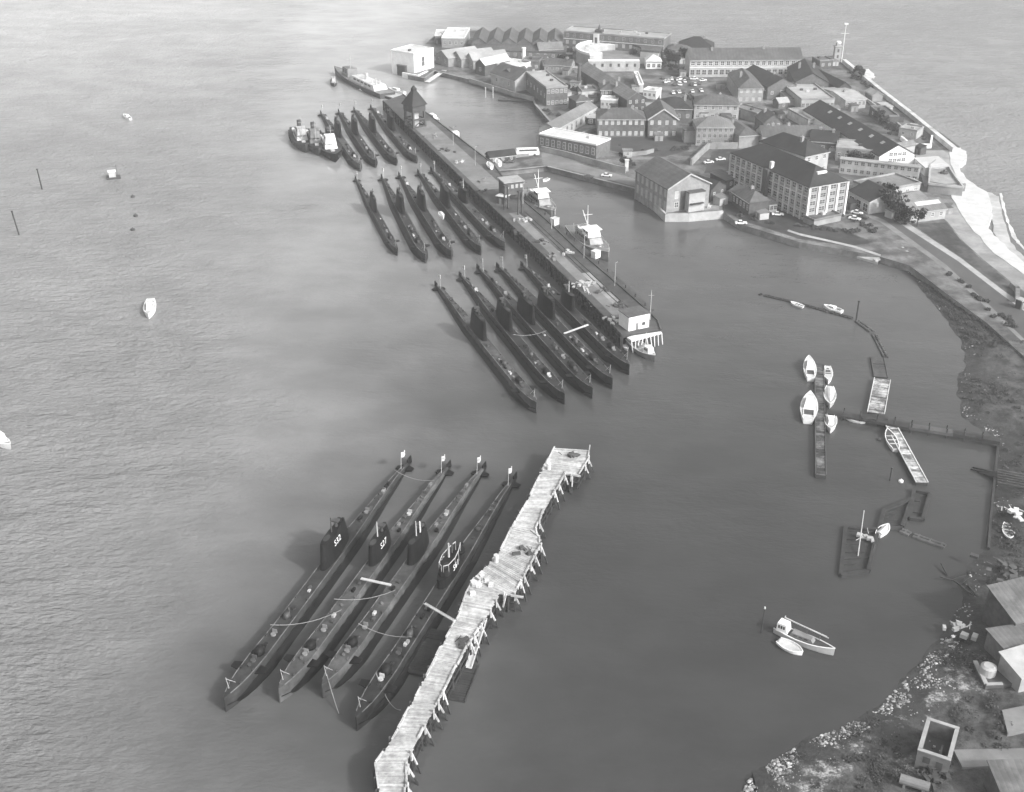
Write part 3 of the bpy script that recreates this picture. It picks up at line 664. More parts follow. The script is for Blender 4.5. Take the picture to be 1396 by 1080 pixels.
# planks
def pt_at(line, t):
    Ls = [0]
    for p, q in zip(line[:-1], line[1:]): Ls.append(Ls[-1]+(q-p).length)
    s = t*Ls[-1]
    for i in range(len(line)-1):
        if s <= Ls[i+1]+1e-6:
            k = (s-Ls[i])/max(Ls[i+1]-Ls[i],1e-6); return line[i].lerp(line[i+1], k)
    return line[-1]
b = MB(); NP = 260
key = [(0,0),(.08,.075),(.30,.27),(.5,.46),(.56,.50),(.72,.70),(1,1)]
def rt(t):
    for (a, c), (d, e) in zip(key[:-1], key[1:]):
        if a <= t <= d: return c+(e-c)*(t-a)/(d-a)
    return t
for k in range(NP):
    if random.random() < .02: continue
    t0, t1 = k/NP, (k+.86)/NP
    p0, p1 = pt_at(fl, t0), pt_at(fl, t1); q0, q1 = pt_at(fr, rt(t0)), pt_at(fr, rt(t1))
    e0, e1 = random.uniform(-.05,.05), random.uniform(-.05,.05); z = ZF+random.uniform(.05,.11)
    b.prism([p0.lerp(q0,e0), p1.lerp(q1,e0), q1.lerp(p1,e1), q0.lerp(p0,e1)], ZF+.005, z)
b.build('planking', BLEACH, root)
for line in (fl, fr):
    for p, d in along(line, 2.6):
        if random.random() > .22:
            b = MB(); w0 = random.uniform(-.12,.12); n = Vector((-d.y,d.x))*w0; b.beam((p.x+n.x,p.y+n.y,ZF+.22),(p.x+d.x*2.35+n.x,p.y+d.y*2.35+n.y,ZF+.22+random.uniform(-.05,.08)), random.uniform(.2,.36), .34); b.build('kerb_beam', BLEACH, root)
pl = MB(); pl.cyl((0,0,-3),(0,0,ZF-.3),.24,.22,7); pmf = mesh_of(pl, 'pile', TIMBD)
pl = MB(); pl.beam((0,.95,1.7),(0,-.1,ZF+.3), .26, .26); pl.beam((0,2.0,-1.5),(0,.952,1.7), .25, .25, 1); pl.beam((.3,.22,2.6),(.3,.2,ZF+.8),.28,.28); pl.beam((.3,.24,-2),(.3,.22,2.6),.27,.27,1); rk = mesh_of(pl, 'raking_pile', [BLEACH, TIMBD])
pile_copies(root, pmf, [(p, 0) for p, d in along(fl, 3.4)][:50])
pile_copies(root, pmf, [(p, 0) for p, d in along(fr, 3.6)][:45])
rk_pts = []
for p, d in along(fr, 3.1): 
    n = Vector((d.y, -d.x)); (rk_pts.append((p+d*random.uniform(-.9,.9), math.atan2(n.y, n.x)-math.pi/2+random.uniform(-.45,.45))) if random.random() > .18 else None)
pile_copies(root, rk, rk_pts[:46], 'raking_pile')
b = MB()
for line, z in ((fl, .9), (fr, .9), (fr, 2.4)):
    for p, q in zip(line[:-1], line[1:]): b.beam((p.x,p.y,z),(q.x,q.y,z), .22, .3)
b.build('waling', TIMBD, root)
b = MB()                                                  # loose fender timbers, submarine side
for p, d in along(fl, 2.2):
    n = Vector((-d.y, d.x)); b.beam((p.x+n.x*.5,p.y+n.y*.5,-1),(p.x+n.x*.4,p.y+n.y*.4,ZF+random.uniform(-.4,.5)), .25, .25)
b.build('fender_pile', TIMBER, root)
# things lying on it
def crate_heap(label, u, v, n, m, spread=1.6, z=ZF+.1):
    c = G3(u, v, z); r = thing('gear_heap', label, 'gear', c, 0, 'gear left on the jetties')
    for k in range(n):
        x, y = random.gauss(0,spread), random.gauss(0,spread); a = random.uniform(0,3.1); sx_, sy_, h = random.uniform(.25,.8), random.uniform(.2,.6), random.uniform(.2,.8)
        ca, sa = math.cos(a), math.sin(a); b = MB(); b.prism([(x+ca*i-sa*j, y+sa*i+ca*j) for i, j in ((-sx_,-sy_),(sx_,-sy_),(sx_,sy_),(-sx_,sy_))], 0, h); b.build('crate', m, r)
    for k in range(n//2):
        x, y, a = random.gauss(0,spread), random.gauss(0,spread), random.uniform(0,3.1); l = random.uniform(.8,2); b = MB(); b.beam((x,y,.15),(x+l*math.cos(a),y+l*math.sin(a),.5), .12, .12); b.build('pole', m, r)
crate_heap('heap of gear standing in for shaded deck at the seaward head of the bleached jetty', 777, 619, 4, TIMBER, .9)  # crates put where the deck itself is only in shadow
crate_heap('heap of grey gear in the middle bulge of the bleached jetty', 714, 751, 5, TIMBER, .9)
crate_heap('low dark pile of boards beyond the bulge of the bleached jetty', 633, 879, 4, TIMBER, .7)
crate_heap('pale crates stacked on the edge of the bleached jetty by the S61 boat', 652, 797, 10, WH, .9)
crate_heap('white tackle heaped on the long jetty above its gangway', 797, 388, 16, LGREY, 1.6, ZJ)
crate_heap('dark machinery on the long jetty beside the white hut', 846, 417, 9, STEEL, 1.2, ZJ)
crate_heap('mixed stores on the long jetty near the quay root', 662, 247, 9, GREYP, 2.0, ZJ)
crate_heap('mixed dark stores halfway down the long jetty', 735, 330, 6, STEEL, 1.5, ZJ)
for u, v, lab in [(748,640,'white steel bollard drum near the head of the bleached jetty'),(676.5,766,'white steel bollard drum at the middle of the bleached jetty')]:
    b = MB(); c = G3(u, v, ZF+.1); b.cyl((0,0,0),(0,0,1.4),.42,.42,12); b.cyl((0,0,1.4),(0,0,1.65),.55,.5,12); tag(b.build('bollard', WH, loc=c), lab, 'bollard', 'bollards on the bleached jetty')
for (u, v, n, m, sp, lab) in [(592,186,7,GREYP,1.6,'grey stores by the basin side of the long jetty, nearest the lookout tower'),(608,206,6,STEEL,1.4,'dark drums and stores on the pale upper roadway of the long jetty'),(628,222,6,LGREY,1.3,'pale crates on the upper roadway of the long jetty'),(655,262,7,STEEL,1.5,'dark hawsers and gear at the edge above the middle trot'),(712,300,6,LGREY,1.2,'pale crates beside the crane rails below the raised cabin'),(752,350,7,GREYP,1.4,'grey gear on the long jetty opposite the creek vessels'),(775,345,5,LGREY,1.1,'pale crates on the creek edge of the long jetty'),(822,398,6,STEEL,1.2,'dark gear in the roadway short of the white hut'),(836,438,6,WH,.9,'white gear at the submarine side corner by the white hut'),(706,318,5,STEEL,1.0,'dark gear on the edge of the long jetty above the near trot sterns')]:
    crate_heap(lab, u, v, n, m, sp, ZJ+.02)
def lamp(u, v, lab):
    r = thing('lamp_post', lab, 'lamp post', G3(u, v, ZJ), R(40), 'lamp posts along the long jetty')
    b = MB(); b.cyl((0,0,0),(0,0,7.5),.11,.07,7); b.build('pole', LGREY, r); b = MB(); b.beam((0,0,7.4),(1.3,0,7.6),.09,.09); b.build('arm', LGREY, r); b = MB(); b.box(1.0,1.6,-.15,.15,7.5,7.7); b.build('lamp_head', STEEL, r)
for u, v, lab in [(618,198,'lamp post on the long jetty nearest the lookout tower'),(648,226,'lamp post on the long jetty near its quay root'),(713,278,'lamp post on the long jetty just below the raised cabin'),(752,312,'lamp post on the long jetty beside the creek vessels'),(796,352,'lamp post on the long jetty by the barge raft'),(838,390,'lamp post on the long jetty nearest the white hut')]: lamp(u, v, lab)
# gangway trough hung down the creek side of the bleached jetty
b = MB(); p, q = G3(660,845,3.6), G3(639,911,.5)
d = (q-p).normalized(); n = Vector((-d.y,d.x,0)).normalized()
b.beam(p, q, 1.1, .12); [b.beam(p+n*s_*.55+Vector((0,0,.4)), q+n*s_*.55+Vector((0,0,.4)), .1, .14) for s_ in (-1,1)]
tag(b.build('gangway', WH), 'pale timber gangway sloping down the creek side of the bleached jetty', 'gangway', 'gangways between the boats')
pontoon('float_raft', 'dark half sunken raft under the gangway of the bleached jetty', 'raft', G(640,905,.2), G(620,955,.2), 3.5, -.5, .22, [TIMBD, TIMBD])
pontoon('float_raft', 'dark camel raft between the bleached jetty and the S61 boat', 'raft', G(596,858,.5), G(566,918,.5), 4.0, -.5, .5, [TIMBD, TIMBD])
# steel brows on the long jetty
for (a, c, lab) in [((795,390),(806,418),'steel brow leading off the long jetty onto the near trot'),((800,393),(811,419),'second steel brow beside the first off the long jetty')]:
    gangway(G3(*a, ZJ+.2), G3(*c, 3.4), lab)

# ------------------------------------------------------------------ huts and masts on the jetty
def rigbox(b, A, B, dep, z0, z1, mi=0):
    d = (B-A).normalized(); n = Vector((-d.y,d.x)); b.prism([A, B, B+n*dep, A+n*dep], z0, z1, mi); return d, n
# white hut at the seaward end
A, B = G(857,452,ZJ), G(886,447,ZJ)
A = G(856.6,452,ZJ); B = G(884.5,446,ZJ); d = (B-A).normalized(); ang = math.atan2(d.y,d.x); W0 = (B-A).length
root = thing('jetty_hut', 'white painted hut with dark flat roof at the end of the long jetty', 'hut', (A.x,A.y,ZJ), ang)
b = MB(); b.box(0,W0,0,5.2,0,4.2); b.build('wall', W_, root)
b = MB(); b.box(-.25,W0+.25,-.25,5.45,4.2,4.4); b.build('roof', SLATE2, root)
b = MB(); b.box(W0*.35,W0*.35+.9,-.04,.06,0,2.0); b.build('door', GREYP, root)
b = MB(); b.box(W0*.65,W0*.65+1.1,-.05,.06,1.0,1.9); b.build('window', GLASS, root)
# white timber deck stage with splayed fenders at the very end
root = thing('landing_stage', 'white braced timber staging at the seaward end of the long jetty', 'landing stage')
b = MB(); a, c = G(858,462,3.8), G(899,451,3.8); b.prism(obox_poly(a, c, 2.2), 3.3, 3.8); b.build('deck', W_, root)
d = (c-a).normalized(); n = Vector((-d.y,d.x))
for k in range(9):
    p = a+(c-a)*k/8-n*1.1
    b = MB(); s_ = random.uniform(-1.4,1.4); b.beam((p.x+d.x*s_,p.y+d.y*s_,-1),(p.x,p.y,3.4), .24, .24); b.build('raking_pile', W_, root)
b = MB(); c0 = G3(886,436,ZJ); b.cyl((0,0,0),(0,0,9),.12,.07); b.beam((-.8,0,7.4),(.8,0,7.4),.07,.07); tag(b.build('flagpole', LGREY, loc=c0), 'slim pale flagpole behind the white jetty-end hut', 'flagpole')
# lookout tower (pagoda roof)
def tower():
    c = G(566,172,ZJ); root = thing('lookout_tower', 'dark timber tower with steep pagoda roof on the long jetty', 'tower', (c.x,c.y,ZJ), R(40))
    w_ = 3.1
    for sx_ in (-1,1):
        for sy_ in (-1,1):
            b = MB(); b.beam((sx_*w_,sy_*w_,0),(sx_*w_*.92,sy_*w_*.92,7.2), .8, .8); b.build('leg', STEEL, root)
    b = MB()
    for z in (.4,3.6,7.0):
        for s_ in (-1,1): b.beam((-w_,s_*w_,z),(w_,s_*w_,z),.4,.5); b.beam((s_*w_,-w_,z),(s_*w_,w_,z),.4,.5)
    for s_ in (-1,1): b.beam((-w_,s_*w_,.4),(w_,s_*w_,3.6),.25,.3); b.beam((s_*w_,-w_,.4),(s_*w_,w_,3.6),.25,.3)
    b.build('bracing', STEEL, root)
    b = MB(); b.box(-1.2,1.2,-1.2,1.2,0,6.6); b.build('stair_shaft', LGREY, root)
    b = MB(); b.box(-3.4,3.4,-3.4,3.4,7.2,9.6); b.build('cabin', STEEL, root)
    b = MB(); rr = [(4.1,9.6),(3.5,10.6),(2.6,12.2),(1.6,14.0),(.9,15.2),(.9,16.2),(.15,17.4)]
    b.loft([[(x*r_,y*r_,z) for x, y in ((-1,-1),(1,-1),(1,1),(-1,1))] for r_, z in rr]); b.build('roof', SLATE, root)
tower()
# signal cabin on legs at the jetty root
A, B = G(688,249,ZJ+7.5), G(713,246,ZJ+7.5); d = (B-A).normalized(); ang = math.atan2(d.y,d.x); W0 = (B-A).length
root = thing('control_cabin', 'raised dark cabin with pale flat roof astride the root of the long jetty', 'cabin', (A.x,A.y,ZJ), ang)
b = MB(); b.box(0,W0,0,6,2.6,7.2); b.build('wall', DBRICK, root)
b = MB(); b.box(-.4,W0+.4,-.4,6.4,7.2,7.6); b.build('roof', PALER, root)
for x in (.4, W0-.4):
    for y in (.4, 5.6): b = MB(); b.box(x-.4,x+.4,y-.4,y+.4,0,2.6); b.build('leg', STEEL, root)
for k in range(4): b = MB(); b.box(.7+k*1.7,1.7+k*1.7,-.05,.06,5.0,6.4); b.build('window', LGLASS, root)
A, B = G(677,267,ZJ+2.8), G(689,269,ZJ+2.8); d = (B-A).normalized(); ang = math.atan2(d.y,d.x); W0 = (B-A).length
root = thing('jetty_hut', 'small dark hut with white flat roof below the raised jetty cabin', 'hut', (A.x,A.y,ZJ), ang)
b = MB(); b.box(0,W0,0,3,0,2.7); b.build('wall', STEEL, root); b = MB(); b.box(-.3,W0+.3,-.3,3.3,2.7,2.9); b.build('roof', WROOF, root)
b = MB(); b.box(1,1.9,-.04,.06,0,2); b.build('door', GREYP, root)
for (u, v, lab) in [(690,285,'dark steel gantry leg on the submarine side of the long jetty'),(709,292,'dark steel gantry leg on the creek side of the long jetty')]:
    r = thing('gantry_leg', lab, 'gantry', (*G(u,v,ZJ), ZJ), R(40), 'gantry legs')
    for sx_ in (-.9,.9): b = MB(); b.beam((sx_,0,0),(sx_*.7,0,8),.45,.45); b.build('post', STEEL, r)
    for z in (.5,2.6,4.7): b = MB(); b.beam((-.85,0,z),(.8,0,z+1.4),.2,.2); b.build('brace', STEEL, r)
    b = MB(); b.box(-1,1,-.5,.5,8,8.5); b.build('head_beam', STEEL, r)
for (u, v, lab) in [(812,351,'white square cabin box on the landing stage by the creek minesweeper'),(756,306,'white square cabin box on the landing stage by the inner vessel')]:
    r = thing('stage_hut', lab, 'hut', (*G(u,v,2.2), 2.2), R(45), 'white cabins on the landing stage'); b = MB(); b.box(-1.2,1.2,-1,1,0,2.2); b.build('wall', W_, r); b = MB(); b.box(-1.35,1.35,-1.15,1.15,2.2,2.35); b.build('roof', WROOF, r)
# ------------------------------------------------------------------ boats
random.seed(21)
def boat_hull(root, L_, B_, fb, sheer, mats, transom=.55, deck_drop=.0, well=None, gun=.12):
    """hull from stern (x=-L/2) to bow (x=+L/2); parts: hull, deck, rubbing_strake"""
    st = [0,.08,.2,.4,.6,.75,.87,.95,1.0]
    def hb(t): 
        return B_/2*(transom+(1-transom)*math.sin(min(1,t/.45)*math.pi/2)) if t < .45 else B_/2*max(.015, (1-((t-.45)/.55)**2.3))
    def gz(t): return fb+sheer*max(0,(t-.35)/.65)**2+sheer*.15*max(0,(.3-t)/.3)
    rings = []
    for t in st:
        x = -L_/2+L_*t; h = hb(t); z = gz(t); xo = .0
        rings.append([(x-.04*L_*(t>.9)*(t-.9)*10*.6, 0, -.45),(x-.03*L_*(t>.9)*(t-.9)*10*.6, h*.62, -.3),(x-.02*L_*(t>.9)*(t-.9)*10*.3, h*.92, .12),(x,h,z),(x,-h,z),(x-.02*L_*(t>.9)*(t-.9)*10*.3,-h*.92,.12),(x-.03*L_*(t>.9)*(t-.9)*10*.6,-h*.62,-.3)])
    b = MB(); b.loft(rings); b.build('hull', mats[0], root, smooth=False)
    b = MB(); top = [(-L_/2+L_*t, hb(t)-gun, gz(t)+.03) for t in st]; bot = [(x,-y,z) for x,y,z in top]
    for i in range(len(st)-1): b.face([top[i],top[i+1],bot[i+1],bot[i]])
    b.build('deck', mats[1], root, norm=False)
    b = MB()
    for s_ in (1,-1):
        p = [Vector((-L_/2+L_*t, s_*hb(t), gz(t)+.06)) for t in st]
        for i in range(len(p)-1): b.beam(p[i],p[i+1],gun*1.3,.14)
    b.build('gunwale', mats[2] if len(mats) > 2 else mats[0], root)
    return hb, gz
def cabin(root, x0, x1, w0, w1, z0, z1, m, name='cabin', win=True, roofm=None, n=3):
    b = MB(); b.loft([[(x0,-w0/2,z0),(x1,-w1/2,z0),(x1,w1/2,z0),(x0,w0/2,z0)],[(x0+.06*(x1-x0),-w0*.44,z1),(x1-.14*(x1-x0),-w1*.42,z1),(x1-.14*(x1-x0),w1*.42,z1),(x0+.06*(x1-x0),w0*.44,z1)]])
    c = b.build(name, m, root)
    if win:
        for k in range(n):
            t = (k+.5)/n; x = x0+(x1-x0)*(.12+.66*t); w_ = (w0+(w1-w0)*(.12+.66*t))*.475
            for s_ in (-1,1):
                q = MB(); l = (x1-x0)*.17/ n*2; q.box(x-l/1.6,x+l/1.6,s_*w_-.035,s_*w_+.035,z0+(z1-z0)*.45,z0+(z1-z0)*.8); q.build('window', GLASS, c)
    return c
def placed(name, label, cat, bow, stern, group=None, z=.3, px=True):
    a = G(*bow, z); c = G(*stern, z); d = a-c; m = (a+c)/2
    return thing(name, label, cat, (m.x,m.y,0), math.atan2(d.y,d.x), group), d.length
def yacht(label, bow, stern, style='cabin', beam=None, hullm=None, deckm=None, mast=False, group='small white boats', L_=None):
    r, ln = placed('boat', label, 'boat', bow, stern, group); ln = L_ or min(ln, 14); B_ = beam or ln*.33
    hb, gz = boat_hull(r, ln, B_, ln*.075+.2, ln*.05, [hullm or W_, deckm or WH, W_])
    z = gz(.4)
    if style == 'cabin':
        cabin(r, -.12*ln, .27*ln, B_*.62, B_*.40, z, z+.11*ln*.7+.25, W_)
        b = MB(); b.box(-.40*ln,-.14*ln,-B_*.28,B_*.28,z-.0,z+.07); b.build('cockpit', STEEL, r)
        b = MB(); [b.box(-.40*ln,-.14*ln,s_*B_*.30-.06,s_*B_*.30+.06,z,z+.35) for s_ in (-1,1)]; b.build('coaming', W_, r)
    elif style == 'open':
        b = MB(); b.loft([plan(16, ln*.72, B_*.66, -.03*ln, z+.02), plan(16, ln*.7, B_*.62, -.03*ln, z+.07)]); b.build('well', STEEL, r)
        for t in (-.25,-.05,.15): b = MB(); b.box(t*ln-.14,t*ln+.14,-B_*.36,B_*.36,z+.08,z+.16); b.build('thwart', WH, r)
    elif style == 'covered':
        b = MB(); rows = []
        for k in range(6):
            t = k/5; x = -.42*ln+.8*ln*t; w_ = B_*(.40-.30*t**2.2); rows.append([(x,-w_,z+.05),(x,-w_*.5,z+.38),(x,0,z+.5),(x,w_*.5,z+.38),(x,w_,z+.05)])
        b.loft(rows); b.build('canvas_cover', WH, r)
    if mast:
        b = MB(); b.cyl((.08*ln,0,z),(.08*ln,0,z+ln*1.1),.08,.05); b.build('mast', LGREY, r); b = MB(); b.beam((.08*ln,0,z+1.2),(-.35*ln,0,z+1.1),.1,.1); b.build('boom', LGREY, r)
    return r
yacht('white launch with dark open cockpit moored alone in the open harbour', (203,434), (206,411), 'cabin', 3.6)
yacht('white dinghy yacht at the far end of the cross pontoon, harbour side', (1102,491), (1105,519), 'cabin', 3.3)
yacht('largest white motor boat against the harbour side of the cross pontoon', (1104,539), (1101,579), 'cabin', 4.2)
yacht('small white boat opposite the dinghy yacht at the head of the cross pontoon', (1129,523), (1128,502), 'open', 2.4)
yacht('grey decked boat on the shore side of the cross pontoon, above the catwalk', (1131,556), (1131,530), 'covered', 3.0, LGREY, LGREY)
yacht('grey and white boat on the shore side of the cross pontoon, below the catwalk', (1132,590), (1132,564), 'cabin', 3.0, WH, LGREY)
yacht('white cabin boat lying along the dark catwalk to the shore', (1153,570), (1180,575), 'cabin', 2.6)
yacht('white rimmed open boat beside the long bleached raft', (1209,589), (1221,615), 'open', 2.6, WH, STEEL)
yacht('white boat tied along the curved log boom, nearest its middle', (1123,418), (1148,426), 'cabin', 2.6)
yacht('small low boat tied to the outer end of the curved log boom', (1078,413), (1095,419), 'open', 2.0, WH, LGREY)
yacht('short white covered boat moored inside the dark wreck frames', (1211,717), (1197,731), 'covered', 2.2)
yacht('white covered boat lying beside the cabin cruiser in the creek', (1094,892), (1061,874), 'covered', 2.7)
r = yacht('old cabin cruiser with white wheelhouse and lowered spars, moored in the creek', (1129,889), (1064,862), 'none', 2.6, LGREY, TIMBER, group=None, L_=11.5)
cabin(r, -5.2,-3.0,2.0,2.0,1.1,2.9,W_,'wheelhouse'); cabin(r, -2.6,2.0,1.7,1.4,1.1,1.8,GREYP,'cabin')
b = MB(); b.beam((-4.5,.9,3.2),(4,1.1,2.4),.16,.16); b.beam((-4.5,.9,3.2),(-4.6,1.5,3.1),.14,.14); b.beam((-3,1.4,2.6),(3.5,1.5,2.2),.2,.2); b.build('spar', LGREY, r)
b = MB(); [b.beam((x,.1,1.1),(x,1.3,2.8),.1,.1) for x in (-2.5,0,2.5)]; b.build('spar_crutch', STEEL, r)
yacht('white boat hauled out on the slip among sheds', (1376,738), (1373,715), 'open', 2.4, WH, LGREY)
yacht('pale tender alongside the far grey vessel', (487,120), (512,127), 'cabin', 3.4)
yacht('tiny white tender floating near the end of the near trot', (855,477), (851,471), 'open', 1.3, group=None, L_=3.5)
yacht('pale moored boat far out in the harbour, level with the tugs', (169,158), (178,163), 'cabin', 2.4)
yacht('tiny white boat moored in the inner basin below the coach', (741,247), (748,244), 'open', 1.6, L_=4)
for (bw, st, lab) in [((664,237),(672,247),'white lifeboat stood on the root of the long jetty, nearer the tower'),((676,233),(683,243),'white lifeboat stood on the root of the long jetty, beside the raised cabin')]:
    r = yacht(lab, bw, st, 'covered', 2.4, group='lifeboats on the jetty root', L_=6.5); r.location.z = ZJ+.5
r = yacht('white boat resting on the casing of a middle trot submarine', (606,314), (599,303), 'covered', 1.8, L_=5.5); r.location.z = 3.9
# tugs
def tug(label, bow, stern, hullm, upper, L_=None):
    r, ln = placed('tug', label, 'tug', bow, stern, 'tugs moored outside the submarines', z=1.0); ln = L_ or min(ln, 32); B_ = ln*.255
    hb, gz = boat_hull(r, ln, B_, 1.9, 1.7, [hullm, DECK, STEEL], transom=.7)
    cabin(r, -.16*ln, .2*ln, B_*.62, B_*.55, 2.0, 4.6, upper, 'deckhouse', True, n=4)
    cabin(r, .02*ln, .19*ln, B_*.5, B_*.46, 4.6, 7.2, upper, 'wheelhouse', True, n=2)
    b = MB(); b.cyl((-.06*ln,0,4.5),(-.075*ln,0,8.8),1.15,1.0,14); b.cyl((-.073*ln,0,8.0),(-.076*ln,0,8.9),1.06,1.03,14,1); b.build('funnel', [hullm, STEEL], r)
    b = MB(); b.cyl((.21*ln,0,4),(.2*ln,0,12.5),.16,.08); b.beam((.2*ln,-1.4,10.2),(.2*ln,1.4,10.2),.08,.08); b.build('mast', LGREY, r)
    for s_ in (-1,1): b = MB(); b.loft([plan(12,3.6,1.2,-.24*ln,3.0),plan(12,4.2,1.5,-.24*ln,3.8)]); o = b.build('lifeboat', W_, r); o.location.y = s_*B_*.26
    b = MB(); b.cyl((-.33*ln,0,2),(-.33*ln,0,3.2),.5,.4,10); b.box(-.36*ln,-.30*ln,-.9,.9,2.0,2.4); b.build('towing_hook', STEEL, r)
    b = MB()
    for k in range(9): t = .1+.8*k/8; [b.cyl((-ln/2+ln*t, s_*(hb(t)+.15), .9),(-ln/2+ln*t, s_*(hb(t)+.15), 1.9),.35,.35,7) for s_ in (-1,1)]
    b.build('fender', STEEL, r)
    b = MB(); b.box(.27*ln,.33*ln,-.8,.8,2.6,3.3); b.build('windlass', LGREY, r)
tug('outermost grey tug with pale wheelhouse, left of the far submarines', (420,213), (402,170), STEEL, LGREY, 34)
tug('dark middle tug squeezed between the two other tugs', (438,219), (421,171), STEEL, GREYP, 36)
tug('tug with white upperworks lying against the far outermost submarine', (462,229), (438,176), BLACK, W_, 38)
# grey vessels on the creek side of the long jetty
def minesweeper(label, bow, stern, upper, L_):
    r, ln = placed('inshore_vessel', label, 'ship', bow, stern, 'grey vessels on the creek side of the long jetty', z=1.0); ln = L_; B_ = ln*.27
    hb, gz = boat_hull(r, ln, B_, 1.8, 1.6, [VESSEL, GREYP, LGREY], transom=.75)
    cabin(r, -.24*ln, .19*ln, B_*.68, B_*.58, 1.9, 3.9, VESSEL, 'deckhouse', True, n=5)
    cabin(r, -.05*ln, .11*ln, B_*.6, B_*.55, 4.1, 6.3, upper, 'bridge', True, n=2)
    b = MB(); b.box(-.06*ln,.105*ln,-B_*.33,B_*.33,6.3,6.45); b.build('bridge_roof', W_, r)
    b = MB(); b.cyl((-.09*ln,0,4),(-.10*ln,0,13),.16,.08); b.beam((-.095*ln,-1.6,9.8),(-.095*ln,1.6,9.8),.1,.1); b.beam((-.09*ln,0,6),(-.24*ln,0,10),.12,.12); b.build('mast', W_, r)
    b = MB(); b.cyl((-.13*ln,0,4),(-.14*ln,0,6.2),.8,.7,12); b.build('funnel', LGREY, r)
    for k, x in enumerate((-.26,-.33,-.4)): b = MB(); b.box(x*ln-.5,x*ln+.5,-.9+.5*k,.6,1.9,2.9); b.cyl((x*ln,-1.2,1.9),(x*ln,-1.2,3.8),.1); b.build('deck_gear', random.choice([W_,STEEL,LGREY]), r)
    b = MB(); b.cyl((.25*ln,0,2.2),(.25*ln,0,3.2),.7,.6,10); b.beam((.25*ln,0,3.1),(.36*ln,0,3.6),.18,.18); b.build('gun', LGREY, r)
    b = MB(); b.tube([(-ln/2+ln*t, s_*(hb(t)-.15), gz(t)+.9) for s_, t in [(1,.05),(1,.2),(1,.5),(1,.8),(1,.97),(-1,.97),(-1,.8),(-1,.5),(-1,.2),(-1,.05)]], .05, 4); [b.cyl((-ln/2+ln*t, s_*(hb(t)-.15), gz(t)),(-ln/2+ln*t, s_*(hb(t)-.15), gz(t)+.9),.04) for s_ in (-1,1) for t in (.05,.2,.35,.5,.65,.8,.95)]; b.build('guard_rail', LGREY, r)
    for s_ in (-1,1): b = MB(); b.loft([plan(12,3.4,1.1,-.16*ln,4.2),plan(12,3.8,1.3,-.16*ln,4.9)]); o = b.build('lifeboat', W_, r); o.location.y = s_*B_*.22
minesweeper('grey vessel with bright white bridge nearest the jetty-end raft', (834,357), (778,307), W_, 31)
minesweeper('grey vessel with cluttered deck lying further in, near the raised cabin', (760,300), (716,258), LGREY, 30)
r, ln = placed('workboat', 'grey workboat with white wheelhouse tied under the jetty-end staging', 'boat', (890,488), (862,466), None, .8); ln = min(ln, 14)
hb, gz = boat_hull(r, 13, 4, 1.2, .8, [GREYP, PALE, W_], transom=.8)
cabin(r, 2.2,4.6,2.4,1.9,1.3,3.2,W_,'wheelhouse'); b = MB(); b.cyl((1.6,0,1.3),(1.5,0,6.5),.09,.05); b.beam((1.5,-.8,5),(1.5,.8,5),.07,.07); b.build('mast', W_, r)
b = MB(); b.box(-3,-.5,-1,1,1.2,1.7); b.build('hatch', GREYP, r); b = MB(); b.cyl((-4,0,1.2),(-4,0,2.0),.3,.25); b.build('capstan', STEEL, r)
# far pale vessel and its pontoon
r, ln = placed('depot_ship', 'long pale vessel with dark hull, farthest out beyond the trots', 'ship', (462,100), (522,128), None, 1.0); ln = 62
hb, gz = boat_hull(r, ln, 10, 2.2, 1.4, [STEEL, GREYP, STEEL], transom=.85)
cabin(r, -24, 8, 7.5, 7, 2.3, 4.6, WH, 'superstructure', True, n=5)
cabin(r, 8, 17, 6, 5, 2.3, 6.6, GREYP, 'bridge', True, n=2)
b = MB(); b.cyl((11,0,6.4),(10.5,0,13.5),.25,.12); b.beam((10.6,-2,11),(10.6,2,11),.12,.12); b.cyl((-8,0,4.6),(-8,0,7.6),1.0,.8,10); b.build('mast', LGREY, r)
for k in range(4): b = MB(); b.cyl((-22+k*2.2,1.5*(-1)**k,4.6),(-22+k*2.2,1.5*(-1)**k,6.2),.35,.3); b.build('ventilator', LGREY, r)
pontoon('berthing_pontoon', 'pale pontoon at the outer head of the long jetty, by the far vessel', 'pontoon', G(522,126,1.2), G(560,136,1.2), 8, -.5, 1.2, [STEEL, PALE])
yacht('pale launch tied to the berthing pontoon at the head of the long jetty', (530,123), (552,128), 'cabin', 3.2)
r, ln = placed('barge', 'small dark barge with white box on the basin side of the long jetty', 'barge', (632,197), (603,172), None, .6)
hb, gz = boat_hull(r, 24, 4.5, 1.0, .3, [STEEL, GREYP, STEEL], transom=.9); b = MB(); b.box(2,5,-1.5,1.5,1,3); b.build('deckhouse', W_, r); b = MB(); b.box(-9,0,-1.2,1.2,1,1.6); b.build('hatch', GREYP, r); b = MB(); b.cyl((7,0,1),(7,0,2.2),.6,.5,9); b.build('winch', STEEL, r)
r, ln = placed('launch', 'pale harbour launch moored by the dark lookout tower', 'boat', (598,166), (584,158), None, .6)
hb, gz = boat_hull(r, 13, 3.4, 1.0, .5, [WH, LGREY, W_]); cabin(r, -3, 2.5, 2.2, 1.8, 1.1, 2.6, W_)
r, ln = placed('launch', 'dark harbour launch at anchor beyond the tugs', 'boat', (456,118), (454,108), None, .6)
hb, gz = boat_hull(r, 13, 3.8, 1.2, .6, [STEEL, GREYP, LGREY]); cabin(r, -3, 3, 2.4, 2, 1.2, 3.2, LGREY); b = MB(); b.cyl((0,0,3),(0,0,6.5),.08,.05); b.build('mast', STEEL, r)
r, ln = placed('launch', 'white harbour launch cut by the picture edge in the open harbour', 'boat', (17,611), (-18,592), None, .6)
